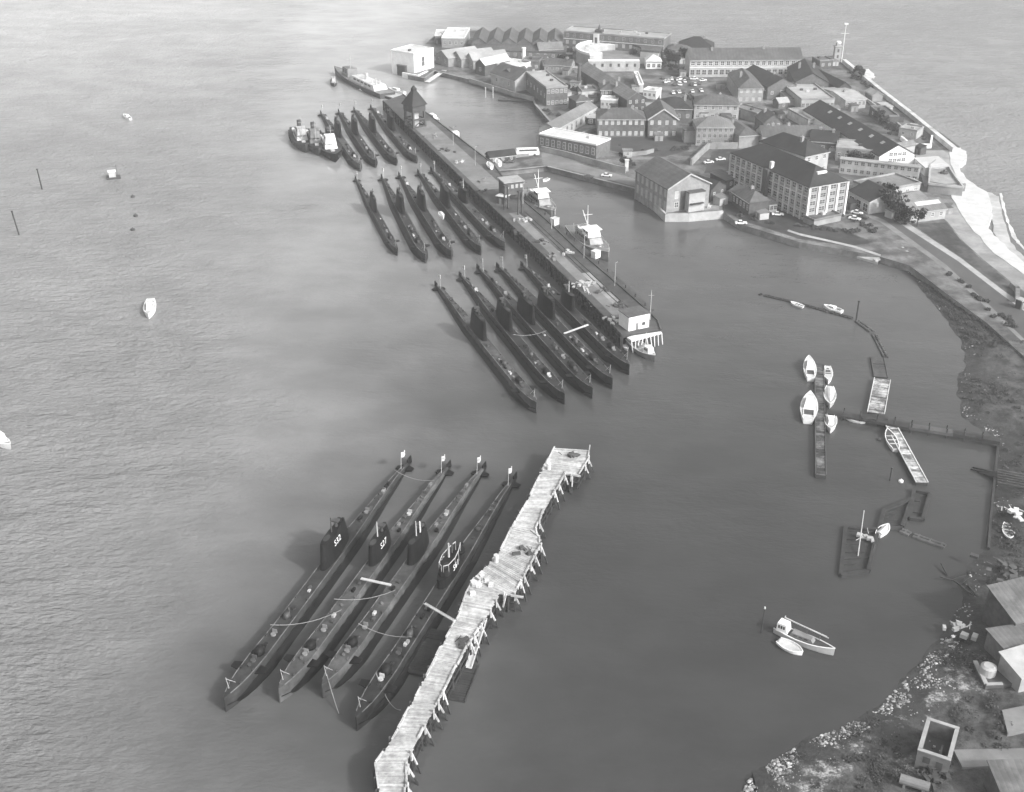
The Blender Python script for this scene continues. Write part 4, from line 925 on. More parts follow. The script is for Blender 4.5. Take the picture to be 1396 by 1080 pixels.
hb, gz = boat_hull(r, 9.5, 3, 1.0, .6, [WH, LGREY, W_]); cabin(r, -2.2, 2.2, 2.2, 1.7, 1.0, 3.0, W_); b = MB(); b.tube([(2.6,-1.1,1.3),(3.8,-.5,2.0),(4.2,0,2.1),(3.8,.5,2.0),(2.6,1.1,1.3)], .09); b.build('guard_rail', W_, r)
# moored beacon raft, buoys, piles
c = G(155,243,0); r = thing('beacon_raft', 'small dark raft with light framed box in the open harbour', 'raft', (c.x,c.y,0), R(20))
b = MB(); b.box(-2.6,2.6,-1.8,1.8,-.4,.7); b.build('float', STEEL, r); b = MB(); b.box(-1.6,.9,-1.2,1.2,.7,2.8); b.build('cabin', LGREY, r); b = MB(); b.cyl((1.5,0,.7),(1.5,0,5.2),.1,.08); b.beam((1.5,0,4.6),(0,0,4.6),.1,.1); b.build('mast', STEEL, r); b = MB(); b.box(-1.9,1.2,-1.4,1.4,2.8,2.95); b.build('roof', W_, r)
def buoy(u, v, label, m=STEEL, s_=1.0):
    b = MB(); b.cyl((0,0,-.4),(0,0,.55*s_),.75*s_,.75*s_,12); b.cyl((0,0,.55*s_),(0,0,.8*s_),.75*s_,.25*s_,12); b.cyl((0,0,.8*s_),(0,0,1.1*s_),.12,.12,6)
    p = G(u,v,0); tag(b.build('mooring_buoy', m, loc=(p.x,p.y,0)), label, 'buoy', 'mooring buoys')
buoy(181,269,'dark mooring buoy right of the beacon raft'); buoy(185,295,'dark mooring buoy, middle of the three right of the beacon raft'); buoy(181,314,'dark mooring buoy nearest the white launch, lowest of three in line')
buoy(1198,600,'dark can buoy by the catwalk', STEEL, .7); buoy(1228,657,'small pale buoy off the end of the bleached raft', W_, .7)
def post(u, v, h, label, m=TIMBD, r_=.28, lean=(0,0), topm=None):
    p = G(u,v,0); rr = thing('mooring_post', label, 'post', (p.x,p.y,0), 0, 'posts standing in the water')
    b = MB(); b.cyl((0,0,-3),(lean[0],lean[1],h),r_,r_*.8,8); b.build('pile', m, rr)
    b = MB(); b.cyl((lean[0],lean[1],h),(lean[0],lean[1],h+.4),r_*1.3,r_*1.1,8); b.build('cap', topm or m, rr)
post(58,258,7.5,'dark leaning post, farther of two in the open harbour', lean=(-.6,0)); post(27,320,8,'dark leaning post, nearer of two at the edge of the open harbour', lean=(-1.2,.3))
post(1037,863,5.6,'slim dark post with pale top beside the cabin cruiser', lean=(.2,0), topm=WH, r_=.14); post(662,133,4.5,'pale post in the inner basin, left of a pair', LGREY); post(672,134,5,'pale post in the inner basin, right of a pair', LGREY)
post(1213,655,3,'short dark post off the end of the long bleached raft', r_=.2); post(1167,438,6,'dark post where the curved boom bends'); post(985,298,5,'dark post off the corner of the boathouse quay', r_=.2)
# ------------------------------------------------------------------ creek pontoons and booms
pontoon('cross_pontoon', 'long grey cross pontoon with boats along both sides', 'pontoon', G(1117,497,.9), G(1119,648,.9), 2.3, -.4, .9, [TIMBD, SAWN, TIMBER])
pontoon('raft', 'short bleached plank raft standing out from the catwalk', 'raft', G(1203,517,.8), G(1194,564,.8), 4.0, -.4, .8, [TIMBD, BLEACH2, WH])
pontoon('raft', 'long bleached plank raft slanting below the catwalk', 'raft', G(1213,577,.8), G(1257,658,.8), 2.6, -.4, .8, [TIMBD, BLEACH2, WH])
pontoon('raft', 'dark bare raft above the short bleached raft', 'raft', G(1196,487,.4), G(1201,514,.4), 3.4, -.4, .35, [TIMBD, TIMBER])
# catwalk to the shore
root = thing('catwalk', 'narrow dark catwalk on posts from the cross pontoon to the shore', 'catwalk')
cw = [G(1127,561,1.3), G(1186,571,1.3), G(1240,580,1.5), G(1300,588,1.7), G(1364,598,2.0)]
for i, (p, q) in enumerate(zip(cw[:-1], cw[1:])): b = MB(); b.prism(obox_poly(p, q, 2.4 if i in (1,) else 2.1), .8, 1.35+.1*i); b.build('deck', TIMBER if i in (2,) else TIMBD, root)
pl = MB(); pl.cyl((0,0,-3),(0,0,2.6),.16,.16,6); pmc = mesh_of(pl, 'pile', TIMBD)
pile_copies(root, pmc, [(p+Vector((-d.y,d.x))*s_, 0) for p, d in along(cw, 4) for s_ in (-.9,.9)])
b = MB(); p, q = cw[1]-Vector((2,0)), cw[1]+Vector((4,-1)); b.box(p.x,q.x,p.y-1,p.y+1.6,1.2,1.7); b.build('landing', TIMBD, root)
def boom(label, pts, w_, m, z=.35):
    r = thing('log_boom', label, 'boom', (0,0,0), 0, 'floating booms in the creek')
    for p, q in zip(pts[:-1], pts[1:]):
        d = (q-p).normalized(); p2, q2 = p+d*.4, q-d*.4; n = Vector((-d.y,d.x))
        b = MB(); [b.cyl((p2.x+n.x*o,p2.y+n.y*o,.05),(q2.x+n.x*o,q2.y+n.y*o,.05),w_*.26,w_*.26,8) for o in (-w_*.3,w_*.3)]
        L_ = (q2-p2).length; k = 1.0
        while k < L_: c = p2+d*k; b.beam((c.x-n.x*w_*.55,c.y-n.y*w_*.55,z),(c.x+n.x*w_*.55,c.y+n.y*w_*.55,z),.3,.16); k += 2.4
        b.build('log', m, r)
boom('dark curved log boom, its long outer arm', [G(1034,400,.2),G(1040,402,.2),G(1088,413,.2),G(1130,425,.2),G(1164,434,.2)], 1.3, TIMBD)
boom('dark log boom sections bending down to the bare raft', [G(1168,437,.2),G(1190,453,.2)], 1.7, TIMBER); boom('short dark log boom just above the bare raft', [G(1191,455,.2),G(1208,488,.2)], 1.4, TIMBER)
boom('loose straight log boom angled off the wreck frames', [G(1226,722,.2),G(1243,729,.2),G(1291,746,.2)], 1.6, TIMBER)
# derelict sunken lighter frames
def wreck(label, quad, bars, masts=()):
    r = thing('derelict_lighter', label, 'wreck', (0,0,0), 0, 'derelict lighters in the creek')
    P = [G(u,v,.5) for u, v in quad]; b = MB()
    for p, q in zip(P, P[1:]+P[:1]): b.beam((p.x,p.y,.25),(q.x,q.y,.35),.8,random.uniform(.6,.9))
    b.build('gunwale', TIMBD, r)
    for k in range(bars):
        t = (k+.5+random.uniform(-.2,.2))/bars; p = P[0].lerp(P[3],t); q = P[1].lerp(P[2],t).lerp(p, random.choice([0,0,.3,.5]))
        if random.random() < .8: b = MB(); b.beam((p.x,p.y,.02),(q.x,q.y,.1),.3,.4); b.build('deck_beam', TIMBD, r)
    b = MB(); b.face([(p.x,p.y,.06) for p in P]); b.build('flooded_hold', TIMBD, r)
    for (u, v, u2, v2, z) in masts: p = G(u,v,.5); q = G(u2,v2,z); b = MB(); b.cyl((p.x,p.y,.1),(q.x,q.y,z),.13,.08); b.build('mast', LGREY if z > 1 else TIMBER, r)
wreck('dark derelict lighter with fallen mast, nearest the mooring post', [(1153,718),(1197,722),(1184,778),(1146,784)], 7, [(1170,756,1178,696,4.5),(1184,770,1193,742,.9)])
wreck('dark derelict lighter awash between the wreck mast and the bleached raft', [(1246,668),(1268,672),(1258,708),(1240,706)], 5)
wreck('dark sunken hulk joining the derelict lighters', [(1205,695),(1243,680),(1230,718),(1198,722)], 4)
crate_heap('pale litter on the derelict lighter with the mast', 1182, 735, 5, PALE, 1.0, .5)
b = MB()
for k in range(7): p = G(1330+random.uniform(-8,8),636+k*1.3,.4); q = G(1364,644+k*1.2,1.2); b.beam((p.x,p.y,.2),(q.x,q.y,1.0),.3,.3)
tag(b.build('slipway_rails', TIMBD), 'dark timber slipway running into the creek below the catwalk', 'slipway')
b = MB()
for k in range(6): p = G(1360,640+k*3.4,2.3); q = G(1410,650+k*3.4,2.3); b.beam((p.x,p.y,2.2),(q.x,q.y,2.3),.35,.3)
tag(b.build('timber_baulks', TIMBER), 'grey timber baulks laid side by side at the head of the slipway', 'timber')
pts = sub_px([(1362,600),(1358,640),(1352,700),(1349,742)], 1.6); b = MB()
for p, q in zip(pts[:-1], pts[1:]): b.prism(obox_poly(p, q, .5), -1, .8)
tag(b.build('retaining_wall', MUDM), 'low worn wall along the creek by the slipway', 'wall')
b = MB(); pts = sub_px([(1292,782),(1320,800),(1336,815)], .6)
for k in range(9): p = pts[0].lerp(pts[-1], k/8); a = random.uniform(0,3); b.beam((p.x,p.y,.2),(p.x+3*math.cos(a),p.y+3*math.sin(a),.9),.25,.25)
tag(b.build('wrecked_timbers', TIMBD), 'dark broken timbers on the mud below the big grey shed', 'timber')
# ------------------------------------------------------------------ buildings
random.seed(5)
WINM = {}
def window_mesh(w_, h, fm, gm):
    k = (round(w_,2), round(h,2), fm.name, gm.name)
    if k not in WINM:
        b = MB(); t = .16
        b.box(-w_/2-t, w_/2+t, -.07, .05, -t, 0, 0); b.box(-w_/2-t, w_/2+t, -.07, .05, h, h+t, 0)
        b.box(-w_/2-t, -w_/2, -.07, .05, 0, h, 0); b.box(w_/2, w_/2+t, -.07, .05, 0, h, 0)
        b.box(-.06, .06, -.05, .05, 0, h, 0); b.box(-w_/2, w_/2, -.05, .05, h*.5-.06, h*.5+.06, 0)
        b.face([(-w_/2,-.025,0),(w_/2,-.025,0),(w_/2,-.025,h),(-w_/2,-.025,h)], 1)
        WINM[k] = mesh_of(b, 'window', [fm, gm])
    return WINM[k]
class Bld:
    pass
ALLB = []
def bld(label, A, B, back, eave, rise=0, roof='flat', ridge='x', wall=BRICK, roofm=SLATE, zg=None, wins=(), chim=(), name='building', cat='building', group=None, over=.35, parapet=True, base=3.0, winf=None, wing=None, left=None):
    zg = ZG if zg is None else zg
    z = zg+eave; a = G(A[0],A[1],z); c = G(B[0],B[1],z); d = c-a; W0 = d.length; ang = math.atan2(d.y,d.x); d = d/W0; n = Vector((-d.y,d.x))
    if isinstance(back, tuple): D0 = abs((G(back[0],back[1],z)-a).dot(n))
    elif left is not None: D0 = back
    else: D0 = back
    D0 = max(2.5, D0)
    r = thing(name, label, cat, (a.x,a.y,zg), ang, group)
    e = eave; b = MB()
    if roof == 'gable' and ridge == 'y':
        b.add([(0,0,-base),(W0,0,-base),(W0,D0,-base),(0,D0,-base),(0,0,e),(W0,0,e),(W0,D0,e),(0,D0,e),(W0/2,0,e+rise),(W0/2,D0,e+rise)], [(0,1,5,8,4),(2,3,7,9,6),(1,2,6,5),(3,0,4,7),(0,3,2,1)])
    elif roof == 'gable':
        b.add([(0,0,-base),(W0,0,-base),(W0,D0,-base),(0,D0,-base),(0,0,e),(W0,0,e),(W0,D0,e),(0,D0,e),(0,D0/2,e+rise),(W0,D0/2,e+rise)], [(0,1,5,4),(2,3,7,6),(1,2,6,9,5),(3,0,4,8,7),(0,3,2,1)])
    elif roof == 'mono':
        b.add([(0,0,-base),(W0,0,-base),(W0,D0,-base),(0,D0,-base),(0,0,e),(W0,0,e),(W0,D0,e+rise),(0,D0,e+rise)], [(0,1,5,4),(2,3,7,6),(1,2,6,5),(3,0,4,7),(0,3,2,1)])
    else: b.box(0,W0,0,D0,-base,e)
    r['_'] = 0; del r['_']
    b.build('wall', wall, r)
    o = over; th = .24
    b = MB()
    if roof == 'gable':
        Wd = W0 if ridge == 'y' else D0; t = rise/(Wd/2)
        prof = [(-o,e-o*t),(Wd/2,e+rise),(Wd+o,e-o*t),(Wd+o,e-o*t+th),(Wd/2,e+rise+th),(-o,e-o*t+th)]
        if ridge == 'y': b.loft([[(x,-o,z_+.01) for x, z_ in prof],[(x,D0+o,z_+.01) for x, z_ in prof]])
        else: b.loft([[(-o,x,z_+.01) for x, z_ in prof],[(W0+o,x,z_+.01) for x, z_ in prof]])
    elif roof == 'hip':
        i = min(W0,D0)/2*.95; x0,x1,y0,y1 = -o,W0+o,-o,D0+o
        rg = [(i,D0/2),(W0-i,D0/2)] if W0 >= D0 else [(W0/2,i),(W0/2,D0-i)]
        lo = [(x0,y0),(x1,y0),(x1,y1),(x0,y1)]
        V = [(x,y,e+.01) for x,y in lo]+[(x,y,e+.2) for x,y in lo]+[(rg[0][0],rg[0][1],e+.2+rise),(rg[1][0],rg[1][1],e+.2+rise)]
        F_ = [(0,3,2,1),(0,1,5,4),(1,2,6,5),(2,3,7,6),(3,0,4,7)]
        F_ += [(4,5,9,8),(6,7,8,9),(5,6,9),(7,4,8)] if W0 >= D0 else [(4,5,8),(6,7,9),(5,6,9,8),(7,4,8,9)]
        b.add(V, F_)
    elif roof == 'mono':
        b.loft([[(-o,-o,e+.02),(-o,D0+o,e+rise+.02),(-o,D0+o,e+rise+.22),(-o,-o,e+.22)],[(W0+o,-o,e+.02),(W0+o,D0+o,e+rise+.02),(W0+o,D0+o,e+rise+.22),(W0+o,-o,e+.22)]])
    else: b.box(-.1 if parapet else -o, W0+(.1 if parapet else o), -.1 if parapet else -o, D0+(.1 if parapet else o), e+.004, e+.2)
    rf = b.build('roof', roofm, r)
    if roof in ('gable','hip') and ridge == 'x' or roof == 'hip':
        b = MB(); b.box(-o, W0+o, -o-.16, -o-.004, e-.22-(rise/(D0/2)*o if roof == 'gable' else 0), e+.06-(rise/(D0/2)*o if roof == 'gable' else 0)); b.build('gutter', LGREY, rf)
    if roof in ('gable','hip') and not chim and W0*D0 > 60 and name in ('building','house','barracks','long_store','cottage'):
        chim = [(random.uniform(.2,.8), random.uniform(.4,.6) if ridge == 'x' else random.uniform(.2,.8), random.uniform(.4,.9)) for _ in range(random.choice([1,1,2]))]
    if roof == 'flat' and parapet:
        b = MB(); t = .3
        b.box(-.14,W0+.14,-.14,t,e+.204,e+.75); b.box(-.14,W0+.14,D0-t,D0+.14,e+.204,e+.75); b.box(-.14,t,t,D0-t,e+.204,e+.75); b.box(W0-t,W0+.14,t,D0-t,e+.204,e+.75)
        b.build('parapet', CONC if roofm in (PALER, ASBES) else (W_ if roofm is WROOF else STONE), r)
        for k in range(max(1, int(W0*D0/160))):
            b = MB(); x, y = random.uniform(.2,.8)*W0, random.uniform(.25,.75)*D0; b.box(x-.7,x+.7,y-.5,y+.5,e+.2,e+1.1); b.build('roof_vent', random.choice([LGREY,STEEL]), rf)
    if name == 'building' and W0 > 9 and D0 > 6 and random.random() < .75:                # low annexe built against one side
        sd_ = random.choice([-1,1]); aw = random.uniform(2.6,4.6); a0 = random.uniform(.15,.4)*D0; a1 = a0+random.uniform(.3,.5)*D0; ah = e*random.uniform(.45,.7); x0_, x1_ = (-aw, -.004) if sd_ < 0 else (W0+.004, W0+aw)
        b = MB(); b.box(x0_,x1_,a0,a1,-base,ah); ax = b.build('annexe', random.choice([PALE,MID,BRICK,wall]), r)
        b = MB(); b.box(x0_-(.2 if sd_ < 0 else -.01),x1_+(.2 if sd_ > 0 else -.01),a0-.2,a1+.2,ah+.004,ah+.2); b.build('annexe_roof', random.choice([ASBES,PALER,SLATE2]), ax)
    for (tx, ty, h) in chim:
        b = MB(); x, y = tx*W0, ty*D0; b.box(x-.55,x+.55,y-.55,y+.55,e,e+rise+h); b.box(x-.65,x+.65,y-.65,y+.65,e+rise+h,e+rise+h+.2); b.cyl((x,y,e+rise+h+.2),(x,y,e+rise+h+.7),.22,.18,7); b.build('chimney', LBRICK, rf)
    for wd in wins:
        side, cols, rows, w_, h = wd[:5]; opt = wd[5] if len(wd) > 5 else {}
        fm = opt.get('frame', winf or WH); gm = opt.get('glass', wing or GLASS); z0 = opt.get('z0', .9); zt = opt.get('zt', e-.5); x0 = opt.get('x0', 0); x1 = opt.get('x1', 1)
        me = window_mesh(w_, h, fm, gm); Ls = W0 if side in 'fb' else D0
        for i in range(cols):
            for j in range(rows):
                t = x0+(x1-x0)*(i+.5)/cols; zz = z0+(zt-z0-h)*(j/(rows-1) if rows > 1 else .5)
                q = bpy.data.objects.new('window', me); COL.objects.link(q); q.parent = r
                if side == 'f': q.location = (t*Ls, 0, zz)
                elif side == 'l': q.location = (0, (1-t)*Ls, zz); q.rotation_euler = (0,0,-math.pi/2)
                elif side == 'r': q.location = (W0, t*Ls, zz); q.rotation_euler = (0,0,math.pi/2)
    dd_ = d; ALLB.append((a.copy(), dd_.copy(), n.copy(), W0, D0, label, name, e, r))
    r_ = Bld(); r_.root = r; r_.W = W0; r_.D = D0; r_.e = e; r_.roof = rf; r_.rise = rise; return r_
def part(r, name, m, x0,x1,y0,y1,z0,z1, parent=None):
    b = MB(); b.box(x0,x1,y0,y1,z0,z1); return b.build(name, m, parent or r.root)

# boathouse on the quay corner
B1 = bld('big grey gabled boathouse standing on the quay corner over the creek', (911,258), (968,250), (873,232), 8.6, 4.4, 'gable', 'y', LBRICK, SLATE2, name='boathouse', over=.5,
    wins=[('l',7,2,1.2,2.7,{'z0':.8,'zt':8,'glass':LGLASS,'frame':PALE}), ('f',1,1,1.1,2.4,{'x0':.12,'x1':.3,'z0':4.6,'zt':7.4,'glass':LGLASS}), ('f',1,1,1.4,1.8,{'x0':.1,'x1':.34,'z0':1.4,'zt':3.4})])
b = MB(); x0, x1 = B1.W*.42, B1.W*.80; b.box(x0,x1,-2.8,-.01,-3,6.9); b.build('loading_bay', PALE, B1.root)
part(B1,'bay_roof',SLATE2,x0-.2,x1+.2,-3.0,-.02,6.9,7.15); part(B1,'canopy',SLATE,x0+.3,x1-.8,-4.0,-2.81,3.0,3.2); part(B1,'loading_door',STEEL,B1.W*.30,x0-.05,-.07,.04,.1,7.2)
for k in range(8):
    y = B1.D*k/7; part(B1,'pilaster',LBRICK,-.28,-.003,y-.35 if k else -.05,y+.35 if k < 7 else B1.D+.05,-3,8.2)
b = MB(); b.beam((-.45,-.52,8.55),(B1.W/2,-.52,13.1),.3,.4); b.beam((B1.W+.45,-.52,8.55),(B1.W/2,-.52,13.1),.3,.4); b.build('bargeboard', LGREY, B1.root)
# pale low wall of the boathouse quay
def wall_line(label, pts, h, m, th=.5, z=None, name='wall', cat='wall', group=None, base=1.0):
    z = ZG if z is None else z; P = sub_px(pts, z); b = MB()
    for p, q in zip(P[:-1], P[1:]): b.prism(obox_poly(p, q+(q-p).normalized()*th*.5, th), z-base, z+h)
    return tag(b.build(name, m), label, cat, group)
wall_line('pale quay wall under the big boathouse, along two sides', [(874,261),(908,294),(938,294),(984,290)], .7, PALE, .8, base=4.5)
# barracks
B2 = bld('tall pale ribbed barrack block with hipped dark roof and rows of windows', (1104,256), (1156,247), (1003,208), 12.2, 4.6, 'hip', 'x', MID, SLATE, name='barrack_block',
    wins=[('l',14,4,1.7,1.75,{'z0':.9,'zt':11.8}), ('f',4,5,2.2,1.35,{'z0':.9,'zt':11.8,'frame':PALE})])
nb = 14
for k in range(nb+1):
    y = B2.D*k/nb; part(B2,'pilaster',WH,-.36,-.004,y-.22,y+.22,-3,11.9)
for k in range(5):
    x = B2.W*k/4; part(B2,'pilaster',W_,x-.34,x+.34,-.42,-.004,-3,12.0)
part(B2,'notch_shade',DBRICK,-1.6,-.38,B2.D*.47,B2.D*.47+2.6,-3,12.6); part(B2,'chimney',WH,.2,1.4,B2.D*.47+.4,B2.D*.47+1.6,12.3,15.2,B2.roof)  # proud dark box stands for the shaded notch between the two blocks
part(B2,'dormer',W_,B2.W*.5-2.0,B2.W*.5+2.0,4.0,5.0,14.0,15.6,B2.roof)
for k in range(4): part(B2,'cornice',WH,-.30,-.005,.5+k*.0001,B2.D-.5,3.05+2.75*k,3.25+2.75*k) if k < 3 else None
bld('hipped rear wing of the barrack block with pale gable end', (1098,214), (1130,207), 24, 12.2, 4, 'hip', 'x', PALE, SLATE, name='barrack_wing', wins=[('f',3,3,1.3,1.4,{'zt':11.6})], chim=[(.4,.3,.9)])
r = bld('white walled roofless yard at the foot of the barrack front', (1110,302), (1147,294), 5.5, 1.9, 0, 'flat', wall=CONC, roofm=YARD, name='walled_yard', cat='yard')
bld('small white hut with grey roof in front of the barrack block', (1035,281), (1060,278), (1024,274), 2.9, .6, 'mono', wall=W_, roofm=ASBES, name='hut', cat='hut', wins=[('f',5,1,1.0,1.2,{'z0':.7,'zt':2.6})])
bld('dark brick cottage with hipped roof left of the small white hut', (999,262), (1022,277), 8, 4.6, 2.8, 'hip', 'x', DBRICK, SLATE2, name='cottage', cat='cottage', wins=[('f',5,1,.8,1.6,{'zt':4.2})], chim=[(.5,.5,.8)])
bld('low gabled outhouse between the cottage and the small white hut', (1018,270), (1042,264), 9, 3.6, 1.8, 'gable', 'y', LBRICK, SLATE2, name='outhouse', cat='outhouse', wins=[('f',2,1,.7,1.0)])
bld('dark slate roofed shed tucked behind the big boathouse', (969,259), (990,252), (948,228), 4.5, 2.2, 'gable', 'y', DBRICK, SLATE, name='shed', cat='shed', wins=[('f',2,1,.9,1.1)])
bld('low dark lean-to beside the cottage and boathouse shed', (990,247), (1004,243), 8, 3.4, 1.2, 'mono', wall=DBRICK, roofm=SLATE2, name='shed', cat='shed', wins=[('f',1,1,.9,1.1)])
# quay range
bld('long low dark brick range with white flat roof on the basin quay', (735,184), (813,199), (749,175), 5.4, 0, 'flat', wall=BRICK, roofm=WROOF, name='quay_range', wins=[('f',10,1,1.1,2.6,{'z0':1.2,'zt':4.6,'frame':WH})])
bld('narrow pitched colonnade building running from the quay range up to the fort', (757,177), (813,146), 7.5, 5, 2.2, 'gable', 'x', PALE, ASBES, name='colonnade', wins=[('f',9,1,1.3,2.6,{'z0':.4,'zt':4.2,'frame':PALE,'glass':STEEL})])
bld('small dark roofed gate hut at the root of the long jetty', (668,215), (703,211), 5, 2.6, 1.6, 'gable', 'x', DBRICK, SLATE, name='gate_hut', cat='hut', wins=[('f',3,1,.8,1.0)])
wall_line('pale parapet wall along the quay between gate hut and quay range', [(668,219),(704,215),(735,211)], 1.2, CONC, .6)
wall_line('long pale wall at the back of the basin quay', [(738,207),(770,214),(805,224),(838,233),(852,236)], 2.4, CONC, .6)
b = MB(); p = G3(854,233,ZG); b.box(-.7,.7,-.7,.7,0,4.2); b.box(-.85,.85,-.85,.85,4.2,4.5); tag(b.build('gate_pier', WH, loc=p), 'white gate pier at the end of the long quay wall', 'pier')
# fort
def fort():
    c = G(842,84,ZG); root = thing('round_fort', 'white horseshoe fort with curved walls and inner court', 'fort', (c.x,c.y,ZG), 0)
    def ring(r0, r1, a0, a1, z0, z1, ex, n=22):
        b = MB(); rr = []
        for k in range(n+1):
            a = R(a0+(a1-a0)*k/n); rr.append([(r0*ex*math.cos(a),r0*math.sin(a),z0),(r1*ex*math.cos(a),r1*math.sin(a),z0),(r1*ex*math.cos(a),r1*math.sin(a),z1),(r0*ex*math.cos(a),r0*math.sin(a),z1)])
        b.loft(rr); return b
    ring(12.5,22.5,-25,225,-3,6.2,1.0).build('casemate', PALE, root); ring(12.6,22.3,88,224,6.21,6.6,1.0).build('roof', WROOF, root)
    ring(12.3,22.8,-24,88,6.21,7.2,1.0).build('roof', SLATE2, root); ring(21.5,22.7,89,225,6.61,7.7,1.0).build('parapet', W_, root)
    b = MB(); b.box(-17,9,-23.5,-21,-3,5.2); b.build('front_wall', PALE, root)
    b = MB(); b.box(-17.2,9.2,-23.7,-20.8,5.2,5.7); b.build('parapet', W_, root)
    for k in range(6): b = MB(); x = -14+k*4.2; b.box(x-.6,x+.6,-23.58,-23.45,2.4,4.0); b.build('embrasure', GLASS, root)
    b = MB(); b.cyl((0,0,-1),(0,0,3.4),12.45,12.45,32); b.build('court', PAVE, root)
    for k in range(7):
        a = R(110+k*14); b = MB(); x,y = 17*math.cos(a),17*math.sin(a); b.box(x-.8,x+.8,y-.6,y+.6,6.61,7.5); b.build('roof_vent', LGREY, root)
fort()
bld('long grey gabled building in front of the fort, light on its right slope', (855,136), (881,134), (846,90), 6, 2.8, 'gable', 'y', DBRICK, ASBES, wins=[('f',3,2,.9,1.2,{'zt':5.4})])
bld('white flat roofed annexe on the right of the long gabled building', (877,124), (895,126), 7, 3.4, 0, 'flat', wall=W_, roofm=WROOF, name='annexe', cat='annexe', wins=[('f',3,1,.9,1.1)])
bld('narrow white flat roofed link behind the annexe', (871,116), (877,116), 26, 3.6, 0, 'flat', wall=WH, roofm=WROOF, name='annexe', cat='annexe', wins=[('r',5,1,.9,1.1)])
bld('white pyramid roofed pavilion right of the fort', (881,84), (902,84), 8, 3.8, 2.6, 'hip', wall=W_, roofm=WROOF, name='pavilion', cat='pavilion', wins=[('f',3,1,1.4,1.6,{'z0':.4,'zt':3})])
# far barracks
B10 = bld('far long three storey brick barracks with pale bands and small roof lantern', (769,43.5), (905,54), 15, 11, 0, 'flat', wall=BRICK, roofm=PALER, name='barracks',
    wins=[('f',14,1,1.4,2.0,{'z0':1.0,'zt':3.4,'glass':LGLASS}),('f',14,1,1.3,1.7,{'z0':4.6,'zt':7,'glass':LGLASS,'frame':PALE}),('f',14,1,1.2,1.5,{'z0':8.6,'zt':10.4,'frame':PALE})])
part(B10,'string_course',WH,-.1,B10.W+.1,-.2,-.004,7.4,7.75); part(B10,'stair_bay',WH,B10.W*.305,B10.W*.36,-.9,-.005,-2,11.3); part(B10,'window',GLASS,B10.W*.32,B10.W*.345,-.95,-.88,2,9.5)
b = MB(); x = B10.W*.33; b.box(x-2,x+2,3,7,11.2,12.6); b.cyl((x,5,12.6),(x,5,15.5),.9,.1,8); b.build('roof_lantern', STEEL, B10.root)
bld('low dark hipped block at the right end of the far barracks', (904,70), (942,71), 14, 5, 2.5, 'hip', wall=DBRICK, roofm=SLATE2, wins=[('f',6,1,1.1,1.5)])
bld('dark slate hipped hall seen beyond the low dark block', (925,65), (973,66.5), 16, 5, 4.5, 'hip', wall=BRICK, roofm=SLATE, wins=[('f',5,1,1.1,1.5)])
# long store
B11 = bld('very long pale two storey store with grey slate roof on the far shore', (941,82), (1094,81), 15, 8.6, 4.2, 'gable', 'x', PALE, SLATE2, name='long_store',
    wins=[('f',19,1,1.8,1.9,{'z0':5.6,'zt':8.2,'frame':W_}),('f',19,1,2.0,2.4,{'z0':.8,'zt':4.2,'frame':WH,'glass':STEEL})])
part(B11,'string_course',W_,-.1,B11.W+.1,-.18,-.004,4.7,5.0)
bld('hipped slate block with a pale end wall in front of the long store, left one', (1007,121), (1041,121), (996,100), 6.5, 3.6, 'hip', wall=MID, roofm=SLATE2, wins=[('f',4,2,1.1,1.3,{'zt':6,'glass':LGLASS})])
bld('gabled slate block in the middle in front of the long store', (1047,119), (1086,116), (1040,98), 6, 3.6, 'gable', 'y', BRICK, SLATE, wins=[('f',3,1,1.1,1.3)], chim=[(.5,.3,.6)])
bld('wide dark gabled block at the right in front of the long store', (1084,112), (1130,113), (1086,92), 6, 4.2, 'gable', 'y', BRICK, SLATE, wins=[('f',3,1,1.1,1.3)])
bld('pale flat roofed workshop with a row of dark windows', (1093,137), (1138,136), (1079,114), 5, 0, 'flat', wall=PALE, roofm=PALER, wins=[('f',8,1,1.2,1.8,{'zt':4.4,'frame':PALE})])
bld('pale low gabled office with five dark windows beside the sea road', (1153,137), (1181,135), (1146,119), 4.2, 1.2, 'gable', 'x', PALE, PALER, wins=[('f',5,1,1.1,1.6,{'zt':3.9})])
bld('long narrow dark roofed shed running towards the signal tower', (1143,120), (1160,119), (1107,84), 4.8, 2.4, 'gable', 'y', DBRICK, SLATE, name='shed', cat='shed', wins=[('f',1,1,1,1.2)])
# large drill shed
B16 = bld('big drill shed with white windowed gable and six skylights', (1199,213), (1247,210), (1118,149), 5.2, 4.0, 'gable', 'y', W_, SLATE, name='drill_shed', cat='shed', wins=[('f',4,2,1.5,1.2,{'x0':.26,'x1':.76,'z0':2.6,'zt':6.2,'frame':W_})])
t = 4.0/(B16.W/2)
for k in range(6):
    y = 8+k*(B16.D-14)/6; x = B16.W*.33; z = 5.2+x*t+.27; b = MB(); b.add([(x-.7,y-1,z-.7*t+.06),(x+.7,y-1,z+.7*t+.06),(x+.7,y+1,z+.7*t+.06),(x-.7,y+1,z-.7*t+.06),(x-.7,y-1,z-.7*t-.1),(x+.7,y-1,z+.7*t-.1),(x+.7,y+1,z+.7*t-.1),(x-.7,y+1,z-.7*t-.1)], [(0,1,2,3),(4,7,6,5),(0,4,5,1),(1,5,6,2),(2,6,7,3),(3,7,4,0)]); b.build('skylight', PALER, B16.roof)
bld('white lean-to on the right flank of the big drill shed', (1247,216), (1262,229), 9, 3.2, .5, 'mono', wall=W_, roofm=WROOF, name='annexe', cat='annexe', wins=[('f',2,1,.8,.8)])
